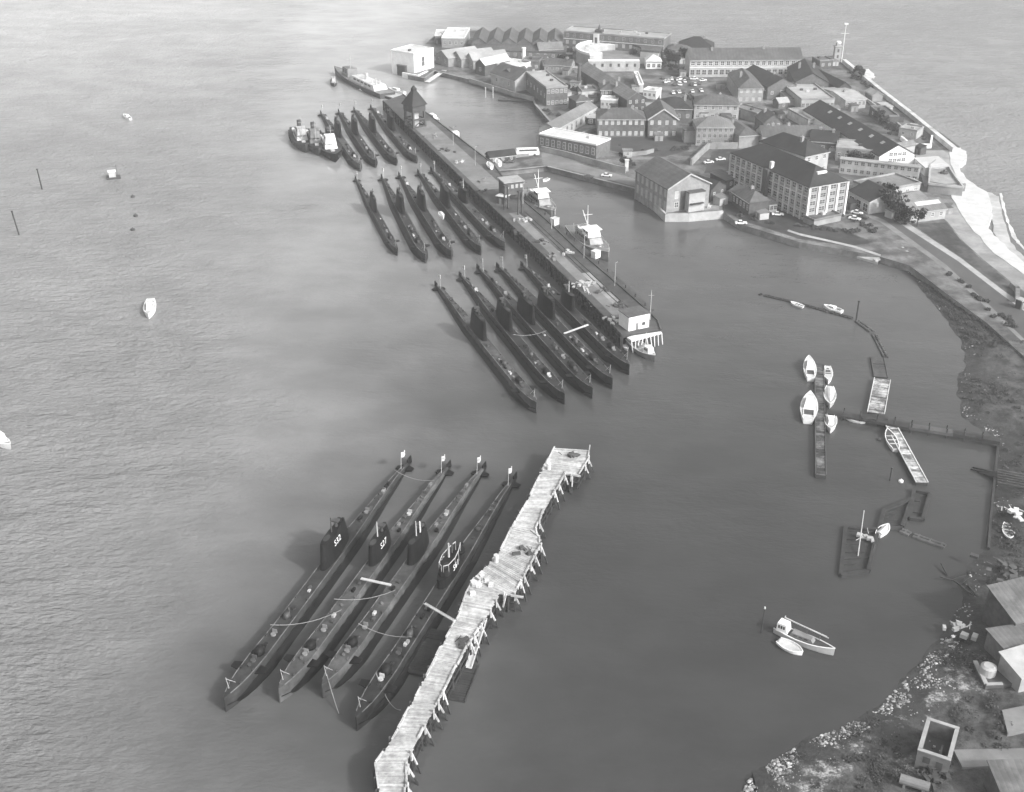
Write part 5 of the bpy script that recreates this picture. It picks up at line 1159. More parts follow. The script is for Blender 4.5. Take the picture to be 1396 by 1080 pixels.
bld('long pale curving two storey front below the drill shed', (1146,217), (1254,229), 3, 5.6, 0, 'flat', wall=PALE, roofm=CONC, parapet=False, wins=[('f',12,2,1.3,1.2,{'zt':5.2,'frame':PALE})])
bld('pale flat roofed block between the barrack wing and the drill shed', (1140,203), (1190,207), (1128,190), 5, 0, 'flat', wall=LBRICK, roofm=PALER, wins=[('f',5,1,1.1,1.5)])
bld('narrow grey roofed passage building left of the drill shed', (1186,205), (1195,208), (1130,160), 4.2, 1.4, 'gable', 'y', PALE, ASBES, name='shed', cat='shed', wins=[('f',1,1,.9,1.2)])
bld('dark roofed garage with open white framed bays beside the causeway', (1158,260), (1186,275), 15, 4.6, 3.0, 'gable', 'x', WH, SLATE, name='garage', cat='garage', wins=[('f',3,1,2.6,2.6,{'z0':.3,'zt':3.3,'glass':STEEL,'frame':W_})])
bld('pale single storey office with white parapet right of the dark garage', (1197,262), (1255,251), 13, 4.4, 0, 'flat', wall=PALE, roofm=ASBES, wins=[('f',4,1,1.2,1.5,{'x0':0,'x1':.55}),('f',2,1,1.6,.7,{'x0':.6,'x1':1,'z0':2.2,'zt':3.6})])
bld('grey low gabled shed, the farther of two by the causeway verge', (1226,279), (1264,270), 8, 4.2, 1.4, 'gable', 'x', PALE, ASBES, name='shed', cat='shed', wins=[('f',2,1,.9,1.1)])
B20 = bld('grey low gabled shed with pale skylight strip, nearest the causeway verge', (1243,290), (1290,284), 10, 3.8, 2.2, 'gable', 'x', PALE, ASBES, name='shed', cat='shed', wins=[('f',4,1,1.0,1.2,{'zt':3.4})])
b = MB(); t = 2.2/5; b.add([(B20.W*.25,2.2,3.8+2.2*t+.3),(B20.W*.95,2.2,3.8+2.2*t+.3),(B20.W*.95,4.0,3.8+4.0*t+.3),(B20.W*.25,4.0,3.8+4.0*t+.3)], [(0,1,2,3)]); b.build('skylight', WROOF, B20.roof)
# concrete bastion
P = sub_px([(1266,252),(1268,226),(1281,216),(1291,226),(1303,244),(1313,257)], 5.2); b = MB(); b.prism(P, -1, 5.2); o = thing('sea_bastion', 'pale concrete bastion platform above the sandy beach', 'bastion')
b.build('platform', CONC, o); b = MB()
for p, q in zip(P, P[1:]+P[:1]): b.prism(obox_poly(p, q, .6), 5.204, 6.0)
b.build('parapet', PALE, o); b = MB(); c = sum(P, Vector((0,0)))/len(P); b.cyl((c.x,c.y,5.2),(c.x,c.y,5.9),1.5,1.4,14); b.cyl((c.x,c.y,5.9),(c.x,c.y,6.6),.4,.4,8); b.build('gun_mount', STEEL, o)
wall_line('white U shaped yard wall between drill shed and sea wall', [(1228,191),(1241,202),(1268,202),(1270,190)], 1.8, W_, .8)
wall_line('long white sea wall running along the open shore', [(1150,86),(1176,107),(1200,127),(1240,158),(1268,181),(1300,207)], 2.0, WH, 2.0, base=4)
wall_line('dark breakwater wall on the seaward side of the white sea wall end', [(1277,183),(1290,193),(1303,203)], 1.0, DBRICK, 2.4, z=1.5, base=4)
wall_line('dark wall under the bastion facing the causeway', [(1264,258),(1286,262),(1313,261)], 3.0, STONE, .8)
wall_line('pale retaining wall stepping down beside the lawn and barracks', [(942,226),(958,210),(966,203),(1004,203)], 2.6, CONC, .7)
wall_line('pale garden wall below the brick villa lawn', [(857,213),(880,211),(890,208)], 1.6, CONC, .6)
# signal tower and mast
root = thing('signal_tower', 'slim pale signal tower at the far end of the sea wall', 'tower', (*G(1140,84,ZG), ZG), 0)
b = MB(); b.box(-1.7,1.7,-1.7,1.7,-2,8); b.build('shaft', PALE, root); b = MB(); b.box(-2.1,2.1,-2.1,2.1,8,8.3); b.box(-1.1,1.1,-1.1,1.1,8.3,9.8); b.build('cabin', PALE, root); b = MB(); b.cyl((0,0,9.8),(0,0,10.6),1.5,1.2,12); b.build('dome', W_, root)
for k in range(2): b = MB(); b.box(-.5,.5,-1.76,-1.66,2.2+k*3,3.8+k*3); b.build('window', GLASS, root)
r = thing('signal_mast', 'tall thin white signal mast beside the slim pale tower', 'mast', (*G(1147,85,ZG), ZG), 0); b = MB(); b.cyl((0,0,0),(0,0,20),.22,.12,7); b.build('pole', W_, r); b = MB(); b.beam((-2.2,0,15),(2.2,0,15),.14,.14); b.build('yard', W_, r); b = MB(); b.box(-.9,.9,-.9,.9,19.6,20.2); b.build('platform', W_, r)
bld('low dark building at the foot of the signal tower', (1118,84), (1136,83), 9, 4, 0, 'flat', wall=DBRICK, roofm=SLATE2, wins=[('f',2,1,1,1.2)])
# middle of the fort
bld('brick villa with two rows of white windows above the lawn', (815,163), (880,163), 13, 7.6, 3.2, 'hip', wall=BRICK, roofm=SLATE2, name='villa', cat='house', wins=[('f',8,2,1.0,1.5,{'zt':7.0,'glass':LGLASS})], chim=[(.25,.5,.7),(.75,.5,.7)])
V = bld('brick villa wing with pale trimmed gable right of the villa', (884,163), (925,163), 18, 7.6, 4.2, 'gable', 'y', BRICK, SLATE2, name='villa_wing', cat='house', wins=[('f',4,2,1.0,1.5,{'zt':7.0,'glass':LGLASS})])
b = MB(); b.beam((-.4,-.4,7.4),(V.W/2,-.4,12.0),.3,.45); b.beam((V.W+.4,-.4,7.4),(V.W/2,-.4,12.0),.3,.45); b.build('bargeboard', WH, V.root)
bld('dark hipped hall behind the villa wing', (897,148), (944,149), 15, 6.5, 3.5, 'hip', wall=BRICK, roofm=SLATE, wins=[('f',4,1,1,1.4)], chim=[(.8,.5,.5)])
bld('pale slab roofed block wedged between villa and dark hall', (884,150), (897,150), 12, 7, 0, 'flat', wall=PALE, roofm=PALER, parapet=False, wins=[('f',2,1,.9,1.2)])
bld('grey hipped block with mottled pale front, above the gridded block', (947,143), (1008,144), 14, 6.5, 3, 'hip', wall=PALE, roofm=SLATE2, wins=[('f',6,2,1.2,1.4,{'zt':6})])
bld('grey block with a grid of windows in three rows', (950,174), (1001,174), 12, 7.5, 3.0, 'hip', wall=MID, roofm=ASBES, wins=[('f',7,3,1.1,1.3,{'zt':7.1,'frame':PALE})])
bld('plain brown windowless roofed drill hall behind the barrack block', (1008,186), (1036,184), (1006,158), 5, 2.0, 'hip', wall=LBRICK, roofm=SLATE2)
bld('long low grey roofed range with two chimneys behind the barrack block', (1040,187), (1126,186), 12, 5, 3, 'gable', 'x', WH, SLATE2, wins=[('f',9,1,1,1.4)], chim=[(.2,.5,.9),(.45,.5,.9)])
bld('dark roofed end block with rooflight at the right of the long low range', (1104,192), (1142,195), 16, 5, 2.5, 'gable', 'x', BRICK, SLATE, wins=[('f',3,1,1,1.3)])
bld('small gabled house with pale bargeboards north of the long low range', (1041,168), (1068,167), 11, 5.5, 3.5, 'gable', 'y', BRICK, SLATE2, name='house', cat='house', wins=[('f',2,2,.9,1.2,{'zt':5})])
bld('small square pale roofed store behind the small gabled house', (1032,156), (1047,153), (1026,140), 4, 0, 'flat', wall=MID, roofm=ASBES, wins=[('f',2,1,.9,1.1)])
bld('white edged low building inside the angle of the workshops', (1102,165), (1130,163), (1097,148), 3.6, 0, 'flat', wall=WH, roofm=PALER, wins=[('f',3,1,1,1.2)])
bld('dark flat roofed store beside the sea road bushes', (1186,146), (1204,160), 7, 3.6, 0, 'flat', wall=DBRICK, roofm=SLATE2, wins=[('f',2,1,.9,1)])
bld('pale low pump house near the white U shaped wall', (1226,176), (1250,180), 8, 3.2, 0, 'flat', wall=PALE, roofm=PALER, wins=[('f',2,1,.9,1)])
# north west group
bld('white flat roofed waterfront shed with dark door, farthest left on the island', (564,74.5), (591,67), 15, 9.4, 0, 'flat', wall=W_, roofm=WROOF, name='waterfront_shed', cat='shed', wins=[('f',1,1,2.2,4.6,{'x0':.25,'x1':.65,'z0':2,'zt':7.4})])
bld('wide white flat roofed shed at the far tip of the island', (602,52.5), (633,53), 28, 5, 0, 'flat', wall=MID, roofm=WROOF, name='shed', cat='shed', wins=[('f',4,1,1.2,1.6)])
bld('small white roofed shed on the far waterfront edge', (593,49.5), (610,49.5), 16, 3.4, 0, 'flat', wall=MID, roofm=WROOF, name='shed', cat='shed', wins=[('f',2,1,1,1.2)])
for i, (a, c, lab) in enumerate([((594,74),(611,80),'pale ridged workshop nearest the white waterfront shed'),((616,75),(629,81),'pale ridged workshop, middle of three near the white waterfront shed'),((635,78),(645,83),'third pale ridged workshop, farthest from the white waterfront shed')]):
    bld(lab, a, c, 20, 4.5, 3, 'gable', 'y', MID, PALER, name='workshop', cat='workshop', group='pale ridged workshops', wins=[('f',2,1,1.2,1.5)])
for i in range(6):
    nth = ['first', 'second', 'third', 'fourth', 'fifth', 'sixth'][i]
    bld(nth+' gabled bay from the left in the far saw topped workshop row', (643+20.6*i,58.5+.2*i), (662.6+20.6*i,58.7+.2*i), 30, 6.0, 2.6, 'gable', 'y', BRICK, SLATE2, name='workshop', cat='workshop', group='far row of gabled workshops', wins=[('f',2,1,1.4,2.0)])
bld('dark low range in front of the saw topped workshops', (646,68), (770,72), 10, 4, 1.5, 'mono', wall=BRICK, roofm=SLATE2, wins=[('f',12,1,1.2,1.4)])
bld('dark gabled shed on the inner basin with white roof slope', (648,86), (661,89), 18, 5.5, 2.5, 'gable', 'y', DBRICK, WROOF, name='shed', cat='shed', wins=[('f',1,1,1.2,1.6)])
bld('large grey roofed boat shed lengthwise on the inner basin', (669,99), (702,110), 14, 5.5, 4, 'gable', 'x', PALE, SLATE2, name='boat_shed', cat='shed', wins=[('f',2,1,1.2,1.4)])
bld('brown sided block with pale flat roof at the corner of the inner basin', (745,121), (774,119), (727,99), 8.2, 0, 'flat', wall=BRICK, roofm=PALER, wins=[('f',5,2,1.1,1.4,{'zt':7.4}),('l',6,1,1.1,1.6)])
bld('dark pitched shed behind the brown sided block', (703,108), (726,104), 14, 5, 3.5, 'gable', 'x', DBRICK, SLATE2, name='shed', cat='shed', wins=[('f',2,1,1,1.2)])
bld('white flat roofed shed behind the large boat shed', (676,88), (708,92), 14, 4.5, 0, 'flat', wall=WH, roofm=WROOF, name='shed', cat='shed', wins=[('f',3,1,1,1.2)])
bld('small dark block with tall white end at the middle of the far yards', (712,84), (735,85), 10, 5, 0, 'flat', wall=BRICK, roofm=SLATE2, wins=[('f',3,1,1,1.2)])
bld('low brick block with pale ridge left of the far barracks', (735,68), (768,67), 13, 5, 2.5, 'gable', 'x', BRICK, ASBES, wins=[('f',5,1,1,1.3)])
bld('narrow workshop with small windows beside the fort approach', (742,88), (778,90), 11, 4, 2, 'gable', 'x', MID, SLATE2, wins=[('f',5,1,1,1.2)])
bld('white walled flat roofed store below the fort', (793,125), (815,124), 9, 4.5, 0, 'flat', wall=WH, roofm=SLATE2, wins=[('f',3,1,.9,1.1)])
bld('dark brick office with small windows left of the long gabled building', (819,123), (846,123), 12, 6, 2.2, 'hip', wall=BRICK, roofm=SLATE2, wins=[('f',5,2,.8,1.1,{'zt':5.4})])
bld('white flat roofed guardroom above the colonnade', (819,137), (842,138), 7, 3.6, 0, 'flat', wall=WH, roofm=WROOF, wins=[('f',4,1,.9,1.2)])
bld('pale flat canopy shelter beside the colonnade', (801,161), (819,162), 7, 3, 0, 'flat', wall=STEEL, roofm=PALER, parapet=False, name='shelter', cat='shelter', wins=[('f',2,1,1.4,1.6,{'glass':STEEL})])
bld('small dark brick house at the left of the colonnade yard', (786,139), (806,137), 9, 5, 2.2, 'hip', wall=DBRICK, roofm=SLATE2, wins=[('f',2,1,.9,1.1)])
b = MB(); p = G3(789,119,ZG); b.cyl((0,0,0),(0,0,11),1.1,.8,10); b.cyl((0,0,11),(0,0,11.6),1.2,1.2,10); tag(b.build('chimney_stack', DBRICK, loc=p), 'dark brick chimney stack left of the fort', 'chimney')
b = MB(); p = G3(714,90,ZG); b.cyl((0,0,0),(0,0,9),1.1,.9,10); b.cyl((0,0,9),(0,0,9.5),1.2,1.2,10); tag(b.build('chimney_stack', W_, loc=p), 'white chimney stack among the far yards', 'chimney')
wall_line('pale wall along the far side of the inner basin', [(640,109),(672,119),(700,128),(727,135)], .9, CONC, .7)
pontoon('pontoon', 'dark pontoon lying off the far side of the inner basin', 'pontoon', G(680,135,.7), G(728,137,.7), 4.2, -.4, .7, [TIMBD, TIMBER])
gangway(G3(582,112,.6), G3(606,96,ZG), 'pale slip ramp from the inner basin up to the far yards', 2.6)
wall_line('white edged quay under the waterfront shed', [(549,100),(570,104),(582,98)], .5, W_, 1.0, base=4)
bld('dark low sheds left of the white waterfront shed', (541,89), (552,91), 10, 3.6, 1, 'mono', wall=STEEL, roofm=SLATE2, zg=1.5, name='shed', cat='shed')
# lower right yard
bld('large grey sheet roofed shed at the right edge of the yard', (1385,850), (1440,836), (1365,810), 4.0, 2.4, 'mono', wall=DBRICK, roofm=SHEDR, zg=2.0, name='shed', cat='shed', wins=[('f',2,1,1,1.2)])
bld('smaller flat grey roofed shed below the large one at the right edge', (1369,884), (1420,876), (1361,857), 3.2, 0, 'flat', wall=BRICK, roofm=SHEDR, zg=2.0, parapet=False, name='shed', cat='shed', wins=[('f',2,1,.9,1.1,{'frame':W_})])
bld('pale roofed shed at the right edge by the round tank', (1393,925), (1430,914), (1381,893), 3.0, 1.2, 'mono', wall=MID, roofm=PALER, zg=2.0, name='shed', cat='shed', wins=[('f',1,1,.9,1.1)])
bld('two tone pale roofed shed in the bottom right corner', (1366,1081), (1430,1079), (1352,1046), 3.6, 1.0, 'mono', wall=DBRICK, roofm=SHEDR, zg=2.0, name='shed', cat='shed', wins=[('f',1,1,.9,1.1)])
root = thing('hardstanding', 'dark concrete slab with pale kerbs under a round tank', 'slab')
P = sub_px([(1344,934),(1400,932),(1372,902),(1329,903)], 2.4); b = MB(); b.prism(P, 0, 2.5); b.build('slab', ROADM, root); b = MB(); b.prism(obox_poly(P[3],P[0],.7), 2.504, 2.8); b.prism(obox_poly(P[0],P[0].lerp(P[1],.4),.5), 2.504, 2.75); b.build('kerb', CONC, root)
b = MB(); p = G3(1346,918,2.5); b.cyl((0,0,0),(0,0,1.5),1.35,1.35,18); b.cyl((0,0,1.5),(0,0,1.8),1.35,.9,18); tag(b.build('water_tank', PALE, loc=p), 'round pale water tank standing on the dark slab', 'tank')
def ruin():
    z = 2.0+3.2; A, B, C_ = G(1251,1023,z), G(1296,1038,z), G(1285,985,z); d = (B-A).normalized(); ang = math.atan2(d.y,d.x); W0 = (B-A).length; n = Vector((-d.y,d.x)); D0 = (C_-A).dot(n)
    r = thing('roofless_building', 'square roofless brick building with pale wall tops by the rubble bank', 'building', (A.x,A.y,2.0), ang); t = .55
    for x0,x1,y0,y1 in ((0,W0,0,t),(0,W0,D0-t,D0),(0,t,t,D0-t),(W0-t,W0,t,D0-t)):
        w_ = part_(r,'wall',BRICK,x0,x1,y0,y1,-3,3.2); part_(w_,'wall_top',MID,x0-.04,x1+.04,y0-.04,y1+.04,3.2,3.34)
    part_(r,'floor',ROADM,t,W0-t,t,D0-t,-1,.25); part_(r,'door',STEEL,W0*.6,W0*.6+1,-.05,.1,.1,2.2); part_(r,'pier',PALE,W0-1.6,W0-.6,t+.004,t+.3,.25,3.0); part_(r,'cross_wall',BRICK,W0*.62,W0*.62+.3,t+.004,D0*.55,.26,1.9); part_(r,'window_opening',GLASS,W0*.2,W0*.2+1.1,-.04,.1,1.2,2.4); part_(r,'window_opening',GLASS,-.04,.1,D0*.4,D0*.4+1.0,1.2,2.4)
    for k in range(9): x_, y_, s_ = random.uniform(1,W0-2), random.uniform(1,D0-2), random.uniform(.15,.5); part_(r,'fallen_masonry',random.choice([PALE,BRICK,STONE]),x_,x_+s_,y_,y_+s_*.7,.25,.25+s_*.6)
def part_(r, name, m, x0,x1,y0,y1,z0,z1):
    b = MB(); b.box(x0,x1,y0,y1,z0,z1); return b.build(name, m, r)
ruin()
def ramp(label, quad, z, m):
    b = MB(); b.prism(sub_px(quad, z), z-1, z); tag(b.build('slab', m), label, 'slab')
ramp('pale worn concrete patch in the yard above the corner shed', [(1300,1022),(1396,1020),(1410,1042),(1312,1046)], 2.55, PAVE)
ramp('small pale concrete patch between rubble bank and yard sheds', [(1366,968),(1396,962),(1402,995),(1374,1000)], 2.55, PAVE)
crate_heap('dark scrap heap beside the roofless building', 1275, 1062, 16, STEEL, 1.6, 2.2); crate_heap('mixed pale scrap by the slipway boat', 1382, 698, 10, WH, 1.2, 2.1); crate_heap('mixed scrap and timber above the yard sheds', 1372, 775, 14, TIMBER, 2.2, 2.0); crate_heap('pale broken boards on the mud near the grey sheds', 1310, 858, 10, PALE, 1.2, 1.6)
b = MB(); p = G3(1246,1072,2.4); b.cyl((-2.2,0,.7),(2.2,0,.7),.8,.8,12); b.box(-1.6,-1.2,-.7,.7,-.4,.3); b.box(1.2,1.6,-.7,.7,-.4,.3); tag(b.build('oil_tank', GREYP, loc=p, rz=R(-25)), 'grey cylinder tank lying by the scrap heap', 'tank')
crate_heap('white stores heaped on the boathouse quay', 962, 281, 8, WH, .9, ZG); crate_heap('rubbish and timber on the muddy shore below the barrack yard', 1205, 352, 14, WH, 1.6, 1.0)
for (q, lab) in [(((1190,345),(1232,338)),'pale boat slip timber on the mud, upper of two'),(((1192,355),(1238,343)),'pale boat slip timber on the mud, lower of two')]:
    b = MB(); p_, q_ = G3(*q[0],1.2), G3(*q[1],2.0); b.beam(p_, q_, 1.0, .5); tag(b.build('slip_timber', PALE), lab, 'timber', 'slip timbers')
# end wall across the promenade
wall_line('short dark wall end at the seaward end of the promenade', [(1378,391),(1386,398),(1386,412)], 1.6, STONE, 1.2)
for (u, v, lab) in [(1390,420,'dark sentry box beside the causeway wall end')]:
    r = thing('sentry_box', lab, 'hut', (*G(u,v,ZG), ZG), R(30)); part_(r,'wall',STEEL,-1,1,-1,1,0,2.6); part_(r,'roof',PALER,-1.2,1.2,-1.2,1.2,2.6,2.85); part_(r,'door',GREYP,-.4,.4,-1.05,-.98,.1,2)
# ------------------------------------------------------------------ vehicles
def make_car(label, m):
    r = thing('parked_car', label, 'car', (0,0,0), 0, 'parked cars')
    b = MB(); b.loft([[(-2.0,-.75,.35),(2.0,-.72,.35),(2.0,.72,.35),(-2.0,.75,.35)],[(-2.05,-.8,.62),(2.05,-.76,.6),(2.05,.76,.6),(-2.05,.8,.62)],[(-1.95,-.72,.9),(1.95,-.68,.84),(1.95,.68,.84),(-1.95,.72,.9)]]); b.build('body', m, r)
    b = MB(); b.loft([[(-1.15,-.68,.88),(.8,-.66,.86),(.8,.66,.86),(-1.15,.68,.88)],[(-.8,-.56,1.4),(.3,-.56,1.4),(.3,.56,1.4),(-.8,.56,1.4)]]); c = b.build('cabin', GLASS, r); b = MB(); b.box(-.78,.28,-.55,.55,1.402,1.45); b.build('roof', m, r)
    for x in (-1.25,1.25):
        for s_ in (-1,1): b = MB(); b.cyl((x,s_*.6,.32),(x,s_*.8,.32),.32,.32,10); b.build('wheel', STEEL, r)
    return r
cw_ = make_car('white saloon car parked on the basin quay', W_); p = G(827,241,ZG); cw_.location = (p.x,p.y,ZG+.01); cw_.rotation_euler = (0,0,R(-12))
cd = make_car('dark saloon car parked on the causeway verge near the garage', STEEL); p = G(1240,303,ZG); cd.location = (p.x,p.y,ZG+.02); cd.rotation_euler = (0,0,R(-40))
cars = [(907,113,90,1,'white car, leftmost of the back row in the fort car park'),(916,109,85,1,'white car second along the back row in the fort car park'),(924,110,80,1,'white car third along the back row in the fort car park'),(919,117,88,0,'dark car in the middle of the fort car park'),(926,116,85,1,'white car in the middle of the fort car park'),
 (946,109,10,1,'white car under the long store, left of three'),(950,116,20,0,'dark car under the long store, middle of three'),(958,111,30,1,'white car under the long store, right of three'),(918,128,88,1,'white car, leftmost of the front row in the car park'),(926,127,90,1,'white car second in the front row of the car park'),(931,127,90,0,'dark car third in the front row of the car park'),(944,126,88,1,'white car fourth in the front row of the car park'),(956,125,92,1,'white car, rightmost of the front row in the car park'),
 (1060,294,-5,1,'white car outside the small white hut'),(966,223,15,1,'white car on the lane behind the boathouse, left one'),(982,219,15,1,'white car on the lane behind the boathouse, right one'),(993,252,10,0,'dark car between cottage and boathouse shed'),(1010,306,0,1,'pale car on the muddy yard by the creek'),(695,222,8,0,'dark car on the quay in front of the gate hut'),(683,222,8,0,'second dark car on the quay, left of the first'),
 (1168,292,-36,1,'white car beside the causeway pavement, nearest the barrack front'),(1176,298,-38,0,'dark car beside the causeway pavement'),(1165,300,-30,1,'pale car among the gardens below the barrack front'),(802,243,-12,0,'dark car on the basin quay left of the white car'),(1224,294,-38,0,'dark car parked under the trees by the causeway')]
for u, v, a, k, lab in cars:
    p = G(u,v,ZG); dup(cw_ if k else cd, (p.x,p.y,ZG+.02), R(a), lab, 'parked cars')
p = G(719,212,ZG); r = thing('coach', 'long white coach with dark windows on the quay by the gate hut', 'coach', (p.x,p.y,ZG), R(6))
b = MB(); b.loft([[(-4.6,-1.2,.4),(4.6,-1.2,.4),(4.6,1.2,.4),(-4.6,1.2,.4)],[(-4.6,-1.2,2.0),(4.7,-1.2,2.0),(4.7,1.2,2.0),(-4.6,1.2,2.0)],[(-4.4,-1.05,3.0),(4.3,-1.05,3.0),(4.3,1.05,3.0),(-4.4,1.05,3.0)]]); b.build('body', W_, r)
for s_ in (-1,1): b = MB(); b.add([(-3.6,s_*1.215,2.05),(3.8,s_*1.215,2.05),(3.6,s_*1.10,2.8),(-3.5,s_*1.10,2.8)],[(0,1,2,3)]); b.build('window', GLASS, r)
for x in (-2.8,2.8):
    for s_ in (-1,1): b = MB(); b.cyl((x,s_*.95,.5),(x,s_*1.22,.5),.5,.5,12); b.build('wheel', STEEL, r)
# ------------------------------------------------------------------ trees
def leaf_mesh(rad, hgt_, n, seed):
    rr = random.Random(seed); b = MB(); blobs = []
    for k in range(9):
        a = rr.uniform(0,6.28); q = rr.uniform(.1,.65)*rad; blobs.append((q*math.cos(a), q*math.sin(a), hgt_*rr.uniform(.4,.95), rad*rr.uniform(.3,.55)))
    for k in range(n):
        c = rr.choice(blobs); v = Vector((rr.gauss(0,1),rr.gauss(0,1),rr.gauss(0,.9))).normalized()*c[3]*rr.uniform(.6,1.05)
        p = Vector(c[:3])+v; t = Vector((rr.gauss(0,1),rr.gauss(0,1),rr.gauss(0,1))).normalized(); s_ = rr.uniform(.22,.5)
        u_ = t.orthogonal().normalized()*s_; w_ = t*s_; b.face([p-u_-w_*.5, p+u_*.2-w_, p+u_+w_*.4, p-u_*.3+w_])
    return b
TREES = []
for i in range(3):
    b = leaf_mesh(3.2, 6.0, 420, i); crown = mesh_of(b, 'crown', LEAF)
    b = MB(); b.cyl((0,0,-.3),(.1,.05,3.4),.28,.16,8)
    for k in range(4): a = k*1.6+i; b.cyl((.1,.05,2.4+.3*k),(1.7*math.cos(a),1.7*math.sin(a),4.4+.3*k),.12,.05,5)
    TREES.append((crown, mesh_of(b, 'trunk', BARK)))
def tree(u, v, s_, label):
    p = G(u,v,ZG); r = thing('tree', label, 'tree', (p.x,p.y,ZG), random.uniform(0,6), 'trees on the island'); r.scale = (s_,s_,s_)
    c, t = random.choice(TREES); link('crown', c, r); link('trunk', t, r)
for i, (u, v, s_, lab) in enumerate([(853,230,.8,'bushy tree against the boathouse flank'),(764,92,1.1,'dark tree left of the fort, upper one'),(772,98,1.0,'dark tree left of the fort, lower one'),(936,164,1.2,'dark tree right of the villa wing, lower one'),(941,155,1.3,'dark tree right of the villa wing, upper one'),(912,88,1.3,'dark tree between pavilion and long store, left one'),(921,92,1.2,'dark tree between pavilion and long store, right one'),(930,86,1.3,'dark tree beside the left end of the long store'),
    (862,82,1.0,'dark tree inside the fort court'),(1210,290,1.3,'bushy dark tree by the causeway garage, left one'),(1220,298,1.2,'bushy dark tree by the causeway garage, middle one'),(1206,279,1.3,'bushy dark tree behind the causeway garage trees'),(1230,306,1.0,'bushy dark tree by the causeway, nearest the sheds'),(1198,168,.9,'dark bush tree beside the sea road, upper'),(1206,176,.9,'dark bush tree beside the sea road, middle'),(1214,184,.9,'dark bush tree beside the sea road, lower'),(1168,102,.8,'dark bush behind the sea wall, far one'),(1174,108,.8,'dark bush behind the sea wall, near one'),
    (946,188,1.0,'dark tree at the right corner of the villa lawn'),(822,170,.7,'pale bush at the left corner of the villa lawn'),(1250,309,1.0,'dark bush at the end of the causeway sheds'),(1160,226,1.0,'dark tree behind the dark garage roof'),(1170,228,1.0,'second dark tree behind the dark garage roof'),(1180,230,.9,'third dark tree behind the dark garage roof'),(1044,130,.9,'dark tree between the slate blocks'),(1066,178,.8,'small tree in the court of the long low range'),(772,128,.8,'small tree by the brown sided block'),(782,132,.8,'small tree near the dark brick house')]):
    tree(u, v, s_, lab)
# ------------------------------------------------------------------ shrubs, more parked cars, small outbuildings
random.seed(31)
b = MB()
def shrub(u, v, r_, n=60):
    p = G(u, v, ZG)
    for k in range(n):
        vv = Vector((random.gauss(0,1),random.gauss(0,1),abs(random.gauss(0,.8)))).normalized()*r_*random.uniform(.5,1.05); c = Vector((p.x,p.y,ZG))+Vector((vv.x,vv.y,vv.z*.9))
        t = Vector((random.gauss(0,1),random.gauss(0,1),random.gauss(0,1))).normalized(); s_ = random.uniform(.16,.34); u_ = t.orthogonal().normalized()*s_; w_ = t*s_
        b.face([c-u_-w_*.5, c+u_*.2-w_, c+u_+w_*.4, c-u_*.3+w_])
def srow(p0, p1, n, jit, rmin=.8, rmax=1.8):
    for k in range(n):
        t = random.random(); shrub(p0[0]+(p1[0]-p0[0])*t+random.gauss(0,jit), p0[1]+(p1[1]-p0[1])*t+random.gauss(0,jit*.6), random.uniform(rmin,rmax))
srow((1156,98),(1190,122),16,3); srow((1192,150),(1222,182),22,4); srow((1215,158),(1262,190),14,3,.6,1.3)
srow((818,176),(940,178),14,1.5,.6,1.2); srow((858,212),(940,200),16,2.5,.6,1.4); srow((838,200),(862,226),12,3,.6,1.3)
srow((1000,292),(1060,306),14,3,.5,1.1); srow((1085,308),(1165,318),24,3,.5,1.3); srow((1150,290),(1190,318),22,4,.5,1.2)
srow((764,84),(788,104),14,3,1,2); srow((900,86),(936,96),14,3,1,2); srow((735,148),(775,165),12,3,.6,1.4); srow((1140,228),(1185,236),10,3,.7,1.6)
srow((1200,282),(1236,306),16,4,.6,1.6); srow((945,150),(948,190),8,2,.8,1.8); srow((1300,372),(1380,448),26,5,.5,1.1)
tag(b.build('shrubs', SCRUB, norm=False), 'dark shrubs and weeds along the island lanes, gardens and shore', 'shrubs', kind='stuff')
mids = [(905+7.2*(k%7), 108+4.2*(k//7)) for k in range(21)]
for k, (u, v) in enumerate(mids):
    if random.random() < .3: continue
    p = G(u+random.uniform(-1.5,1.5), v+random.uniform(-.5,.5), ZG)
    w_ = random.random() < .65
    dup(cw_ if w_ else cd, (p.x,p.y,ZG+.02), R(random.choice([88,92,85])), ('white' if w_ else 'dark')+' car standing in the crowded middle rows of the fort car park', 'parked cars')
for (u, v, u2, v2, dep, h, rf, lab) in [(748,128,760,130,4,3,'flat','small lean-to on the quay of the brown sided block'),(777,112,790,113,5,3,'flat','small dark hut behind the brown sided block'),(728,80,744,81,6,3.5,'gable','tiny gabled hut left of the low brick block'),(955,154,965,154,4,3,'flat','pale projecting porch on the mottled front block'),(985,158,997,158,4,3,'flat','second pale porch on the mottled front block'),(1062,140,1076,139,6,3,'gable','small gabled hut in the lane by the workshop'),(1050,152,1060,151,4,3,'flat','tiny pale hut beside the square store'),(1216,196,1228,199,4,2.8,'flat','small pale hut left of the white U shaped wall'),(1196,140,1206,146,4,3,'flat','tiny hut under the sea wall by the office'),(1180,124,1190,130,5,3,'gable','small gabled hut on the sea road'),(850,206,862,206,3,2.6,'flat','small pale summerhouse on the villa lawn edge'),(862,118,872,118,3,3,'flat','tiny white hut in the lane beside the annexe')]:
    bld(lab, (u,v), (u2,v2), dep, h, 1.4 if rf == 'gable' else 0, rf, 'x', random.choice([PALE,MID,BRICK]), random.choice([ASBES,PALER,SLATE2]), name='hut', cat='hut', parapet=False, wins=[('f',1,1,.8,1.0)])
wall_line('low pale wall between the colonnade and the villa lawn', [(778,190),(812,178),(818,173)], 1.4, CONC, .5)
wall_line('white edging wall on the lane right of the long gabled building', [(899,128),(901,140),(930,139)], 1.2, WH, .5)
